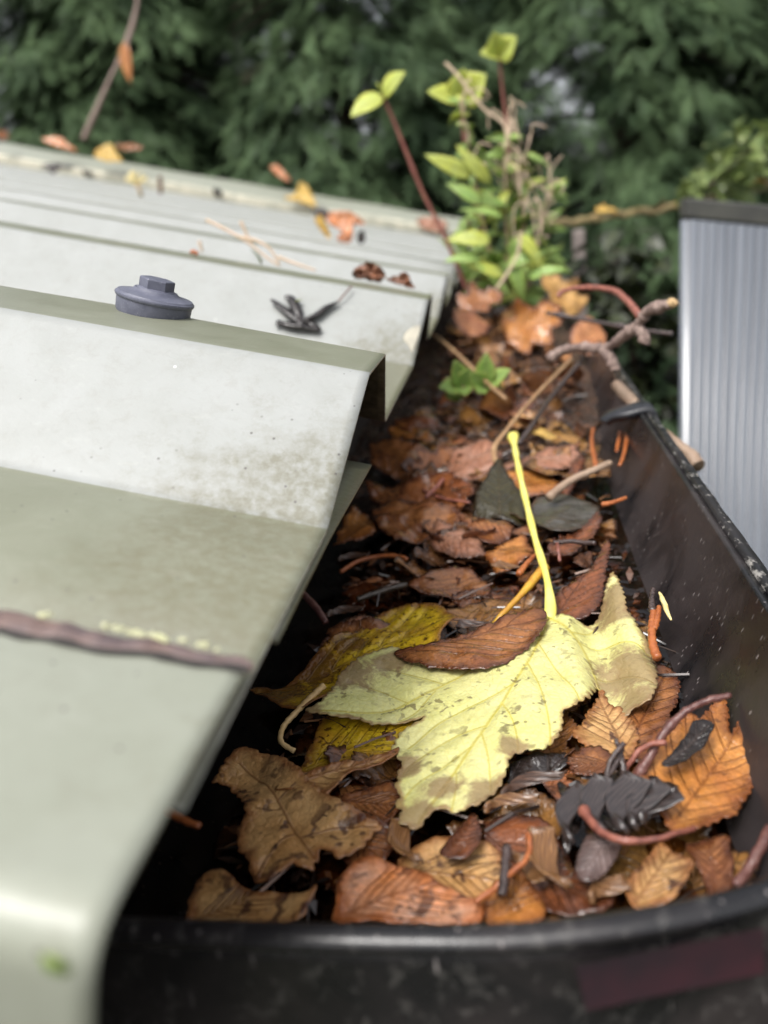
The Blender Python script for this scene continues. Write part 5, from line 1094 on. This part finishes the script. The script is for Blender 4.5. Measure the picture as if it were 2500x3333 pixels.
# mossy fence behind it
fe = empty('fence', (0.4, 1.75, -2.2), 'mossy timber fence with a leaf strewn top rail behind the greenhouse', 'fence')
FY = 1.70
pL, pR = at_y(1175, 486, FY), at_y(1720, 385, FY)
V = []; n_ = 70
for i in range(n_):
    t = i/(n_-1); c = pL+(pR-pL)*t; c[2] += 0.008*nz(t*12, 3)-0.012*math.sin(t*3.1)
    for (dy, dz) in ((-0.02, -0.005), (-0.022, 0.002), (-0.012, 0.008+0.007*nz(t*30, 1)), (0.015, 0.008+0.007*nz(t*30, 5)), (0.024, 0.002), (0.024, -0.006)): V.append(c+np.array([0, dy, dz]))
F = [(i*6+j, i*6+(j+1) % 6, (i+1)*6+(j+1) % 6, (i+1)*6+j) for i in range(n_-1) for j in range(6)]
mk('top_rail', V, F, M_moss, fe)
pp_ = at_y(1249, 490, FY-0.05)
v, f = boxv(pp_[0]-0.011, pp_[0]+0.011, FY-0.062, FY-0.036, -2.2, pp_[2]-0.005); bevel(mk('post', v, f, M_post, fe, smooth=False), 0.003)
def clump(name, label, cat, centers, mat, n, L, Y, group=None, parent=None):
    bag = Bag(); E = []; Vn = []
    for k in range(n):
        x, y, r = random.choice(centers); p = at_y(x+random.gauss(0, r), y+random.gauss(0, r*0.8), Y+random.gauss(0, 0.05))
        a = random.uniform(0, 6.28); d_ = np.array([math.cos(a), math.sin(a), random.uniform(-0.7, 0.4)]); l_ = L*random.uniform(0.6, 1.2)
        V, F_, ed, vn = lance(l_, l_*0.75, 0.15, 0.3, 5); bag.add(orient(V, p, d_, roll=random.uniform(-0.8, 0.8)), F_); E += ed; Vn += vn
    o = mk(name, *bag.get(), mat, parent, attrs={'edge': E, 'vein': Vn})
    if parent is None: tag(o, label, cat, group)
    return o
iv = empty('ivy', at_y(1540, 400, 1.62), 'trailing ivy with yellow green leaves over the fence beside the greenhouse', 'ivy')
clump('foliage', '', '', [(1530, 390, 24), (1570, 330, 28), (1620, 350, 30), (1500, 410, 12), (1640, 290, 30), (1600, 390, 18)], M_ivy, 170, 0.035, 1.62, parent=iv)
v, f, _ = tube(spline([at_y(1500, 440, 1.64), at_y(1545, 390, 1.63), at_y(1600, 340, 1.63), at_y(1650, 290, 1.64)], 8), 0.004, 7); mk('stem', v, f, M_bark, iv)
sh = empty('shrub', at_y(1370, 900, 1.3), 'dark low shrub in the gap between the gutter and the greenhouse', 'shrub')
clump('foliage', '', '', [(1390, 800, 40), (1330, 700, 40), (1420, 900, 40), (1280, 620, 35), (1440, 720, 30), (1350, 560, 40)], M_shrub, 260, 0.04, 1.35, parent=sh)
v, f, _ = tube(spline([at_y(1400, 1100, 1.36), at_y(1380, 850, 1.36), at_y(1340, 620, 1.36), at_y(1330, 540, 1.36)], 8), 0.006, 7); mk('stem', v, f, M_bark, sh)
lv = [protos[5], protos[6]]
for k, (x, y) in enumerate([(1290, 468), (1330, 460), (1378, 455), (1420, 448), (1455, 440), (1310, 455), (1600, 405), (1630, 400)]):
    pr_ = protos[5+k % 2]; c = at_y(x, y, FY-0.005); m3 = np.array(Matrix.Rotation(k*1.3, 3, 'Z') @ Matrix.Rotation(0.5, 3, 'X'))
    tag(solid(mk('leaf', pr_[1]*1.3@m3.T+c, pr_[2], M_sun if k % 3 else M_dry, origin=c, attrs={'edge': pr_[3], 'vein': pr_[4]}), 0.0004, -1), 'faded leaf lying on the mossy fence rail', 'leaf', 'faded leaves on the mossy fence rail')

# ---------------------------------------------------------------- conifers
def spray_template(n=8):
    """drooping flat frond along +x: narrow blades both sides"""
    V = []; F = []
    for j in range(n):
        t = 0.06+0.92*j/n; l_ = 0.34*(1-0.7*t)+0.06
        for sd_ in (-1, 1):
            a = 0.65; b = np.array([t, 0, -0.3*t*t]); d_ = np.array([math.cos(a), sd_*math.sin(a), -0.3])*l_; p_ = np.array([-math.sin(a), sd_*math.cos(a), 0])*0.022
            k = len(V); V += [b-p_*0.5, b+d_*0.6-p_, b+d_, b+d_*0.5+p_]; F.append((k, k+1, k+2, k+3))
    k = len(V); V += [(0, -0.012, 0), (0.6, -0.02, -0.11), (1.05, 0, -0.34), (0.6, 0.02, -0.11)]; F.append((k, k+1, k+2, k+3))
    return np.array(V, float), np.array(F)
SV, SF = spray_template()
def conifer_mesh(seed, h, r, nb, ns):
    g = np.random.default_rng(seed); P = []; D = []; S = []
    for b in range(nb):
        t = g.random()**0.9; z = h*(0.03+0.97*t); rad = r*(1-t)**0.62*g.uniform(0.72, 1.1)+0.06; a = g.uniform(0, 2*math.pi)
        a = a if g.random() < 0.3 else -abs(math.remainder(a, 2*math.pi)); o_ = np.array([math.cos(a), math.sin(a), 0]); sdv = np.array([-math.sin(a), math.cos(a), 0]); lift_ = g.uniform(0.05, 0.35)
        tilt_ = g.normal(0, 0.25); dens = g.uniform(0.6, 1.25)
        for k in range(int(ns*dens)):
            q = 1-0.7*g.random()**1.3; fan = g.normal(0, 0.17)*(0.35+0.65*q)
            p = o_*rad*q*(1-0.5*fan*fan*4)+sdv*rad*fan+np.array([0, 0, z+lift_*rad*q-0.5*rad*q*q*q+tilt_*rad*fan*0.5+g.normal(0, 0.022)])
            d_ = o_*g.uniform(0.5, 1.0)+sdv*(fan*3.5+g.normal(0, 0.28))+np.array([0, 0, g.uniform(-0.8, -0.1)])
            P.append(p); D.append(d_/np.linalg.norm(d_)); S.append(g.uniform(0.07, 0.15))
    P = np.array(P); D = np.array(D); S = np.array(S); n = len(P)
    up_ = np.tile([0, 0, 1.0], (n, 1))+g.normal(0, 0.3, (n, 3)); sd_ = np.cross(up_, D); sd_ /= np.linalg.norm(sd_, axis=1, keepdims=True); u = np.cross(D, sd_)
    V = P[:, None, :]+S[:, None, None]*(SV[None, :, 0:1]*D[:, None, :]+SV[None, :, 1:2]*sd_[:, None, :]+SV[None, :, 2:3]*u[:, None, :])
    F = SF[None]+(np.arange(n)*len(SV))[:, None, None]
    return V.reshape(-1, 3), F.reshape(-1, 4)
def fast_mesh(name, V, F, mat):
    me = bpy.data.meshes.new(name); me.vertices.add(len(V)); me.vertices.foreach_set('co', V.astype(np.float32).ravel())
    me.loops.add(F.size); me.loops.foreach_set('vertex_index', F.astype(np.int32).ravel()); me.polygons.add(len(F))
    me.polygons.foreach_set('loop_start', np.arange(0, F.size, 4, dtype=np.int32)); me.polygons.foreach_set('loop_total', np.full(len(F), 4, dtype=np.int32))
    a = me.attributes.new('edge', 'FLOAT', 'POINT'); a.data.foreach_set('value', np.ones(len(V), dtype=np.float32))
    me.materials.append(mat); me.update(); me.validate(); return me
kinds = []
for sd_, h, r, nb in ((11, 4.1, 1.35, 230), (23, 4.5, 1.45, 245), (37, 4.1, 1.3, 225)):
    V, F = conifer_mesh(sd_, h, r, nb, 120); cm = fast_mesh('crown', V, F, M_cedar)
    tb = Bag(); v, f, _ = tube(np.array([(0, 0, 0), (0.02, 0.01, h*0.3), (0, 0.03, h*0.65), (0, 0, h*0.97)]), lambda t: 0.11*(1-0.9*t), 9); tb.add(v, f)
    g = np.random.default_rng(sd_)
    for b in range(90):
        t = g.random(); a = g.uniform(0, 6.28); rad = r*(1-t)**0.62*0.8; z = h*(0.04+0.94*t)
        v, f, _ = tube(np.array([(0, 0, z), (math.cos(a)*rad*0.5, math.sin(a)*rad*0.5, z+0.1*rad), (math.cos(a)*rad, math.sin(a)*rad, z-0.15*rad)]), lambda t: 0.016*(1-0.8*t), 5); tb.add(v, f)
    kinds.append((cm, tb.get()))
first = {}
trees = [(x_, y_+0.5, k_) for x_, y_, k_ in [(-1.65, 3.45, 0), (-0.6, 3.6, 1), (0.65, 3.5, 2), (1.95, 3.3, 1), (-2.9, 3.2, 2), (3.1, 3.4, 0), (-1.15, 4.7, 1), (0.05, 4.7, 0), (1.2, 4.7, 2), (-2.3, 4.8, 0), (2.4, 4.8, 1), (-1.8, 4.4, 1), (1.8, 4.4, 2)]]  # outermost trees of the front row are added to block sky reflections
tl = ['tall dark conifer behind the left half of the roof', 'dense conifer behind the roof, left of the weed', 'feathery conifer rising behind the weed and the greenhouse corner', 'dark conifer behind the greenhouse', 'conifer added at the far left end of the tree row to block reflected sky', 'conifer added at the far right end of the tree row to block reflected sky']
for i, (x, y, k) in enumerate(trees):
    back = i >= 6
    e = empty('conifer_tree', (x, y, -2.2), tl[i] if not back else 'dark conifer in the second row behind the front conifers', 'tree', 'conifers behind the shed' if not back else 'second row of conifers')
    e.rotation_euler = (0, 0, math.sin(i*1.7)*0.8)
    o = bpy.data.objects.new('crown', kinds[k][0]); COL.objects.link(o); o.parent = e
    if k not in first:
        t_ = mk('trunk', kinds[k][1][0], kinds[k][1][1], M_bark, origin=(0, 0, 0)); first[k] = t_.data
    else: t_ = bpy.data.objects.new('trunk', first[k]); COL.objects.link(t_)
    t_.parent = e; t_.location = (0, 0, 0)
# bare branch hanging in front of them
br = empty('branch', at_y(185, 300, 2.37), 'bare brown branch hanging down to the far roof verge with one orange leaf', 'branch')
v, f, _ = tube(spline([at_y(180, 302, 2.34), at_y(205, 245, 2.36), at_y(238, 170, 2.40), at_y(268, 108, 2.44), at_y(290, 40, 2.48), at_y(306, -60, 2.52), at_y(320, -200, 2.57)], 8), lambda t: 0.0068+0.0018*math.sin(t*17), 9, bump=lambda t, a, s_: 0.15*nz(t*20, a)); mk('stem', v, f, M_twig, br)
add_leaf(br, M_orange, at_y(268, 92, 2.40), at_y(276, 150, 2.39)-at_y(268, 92, 2.40), 0.105, 0.045, 0.3, 0.05, up_=(0, -1, 0.3))
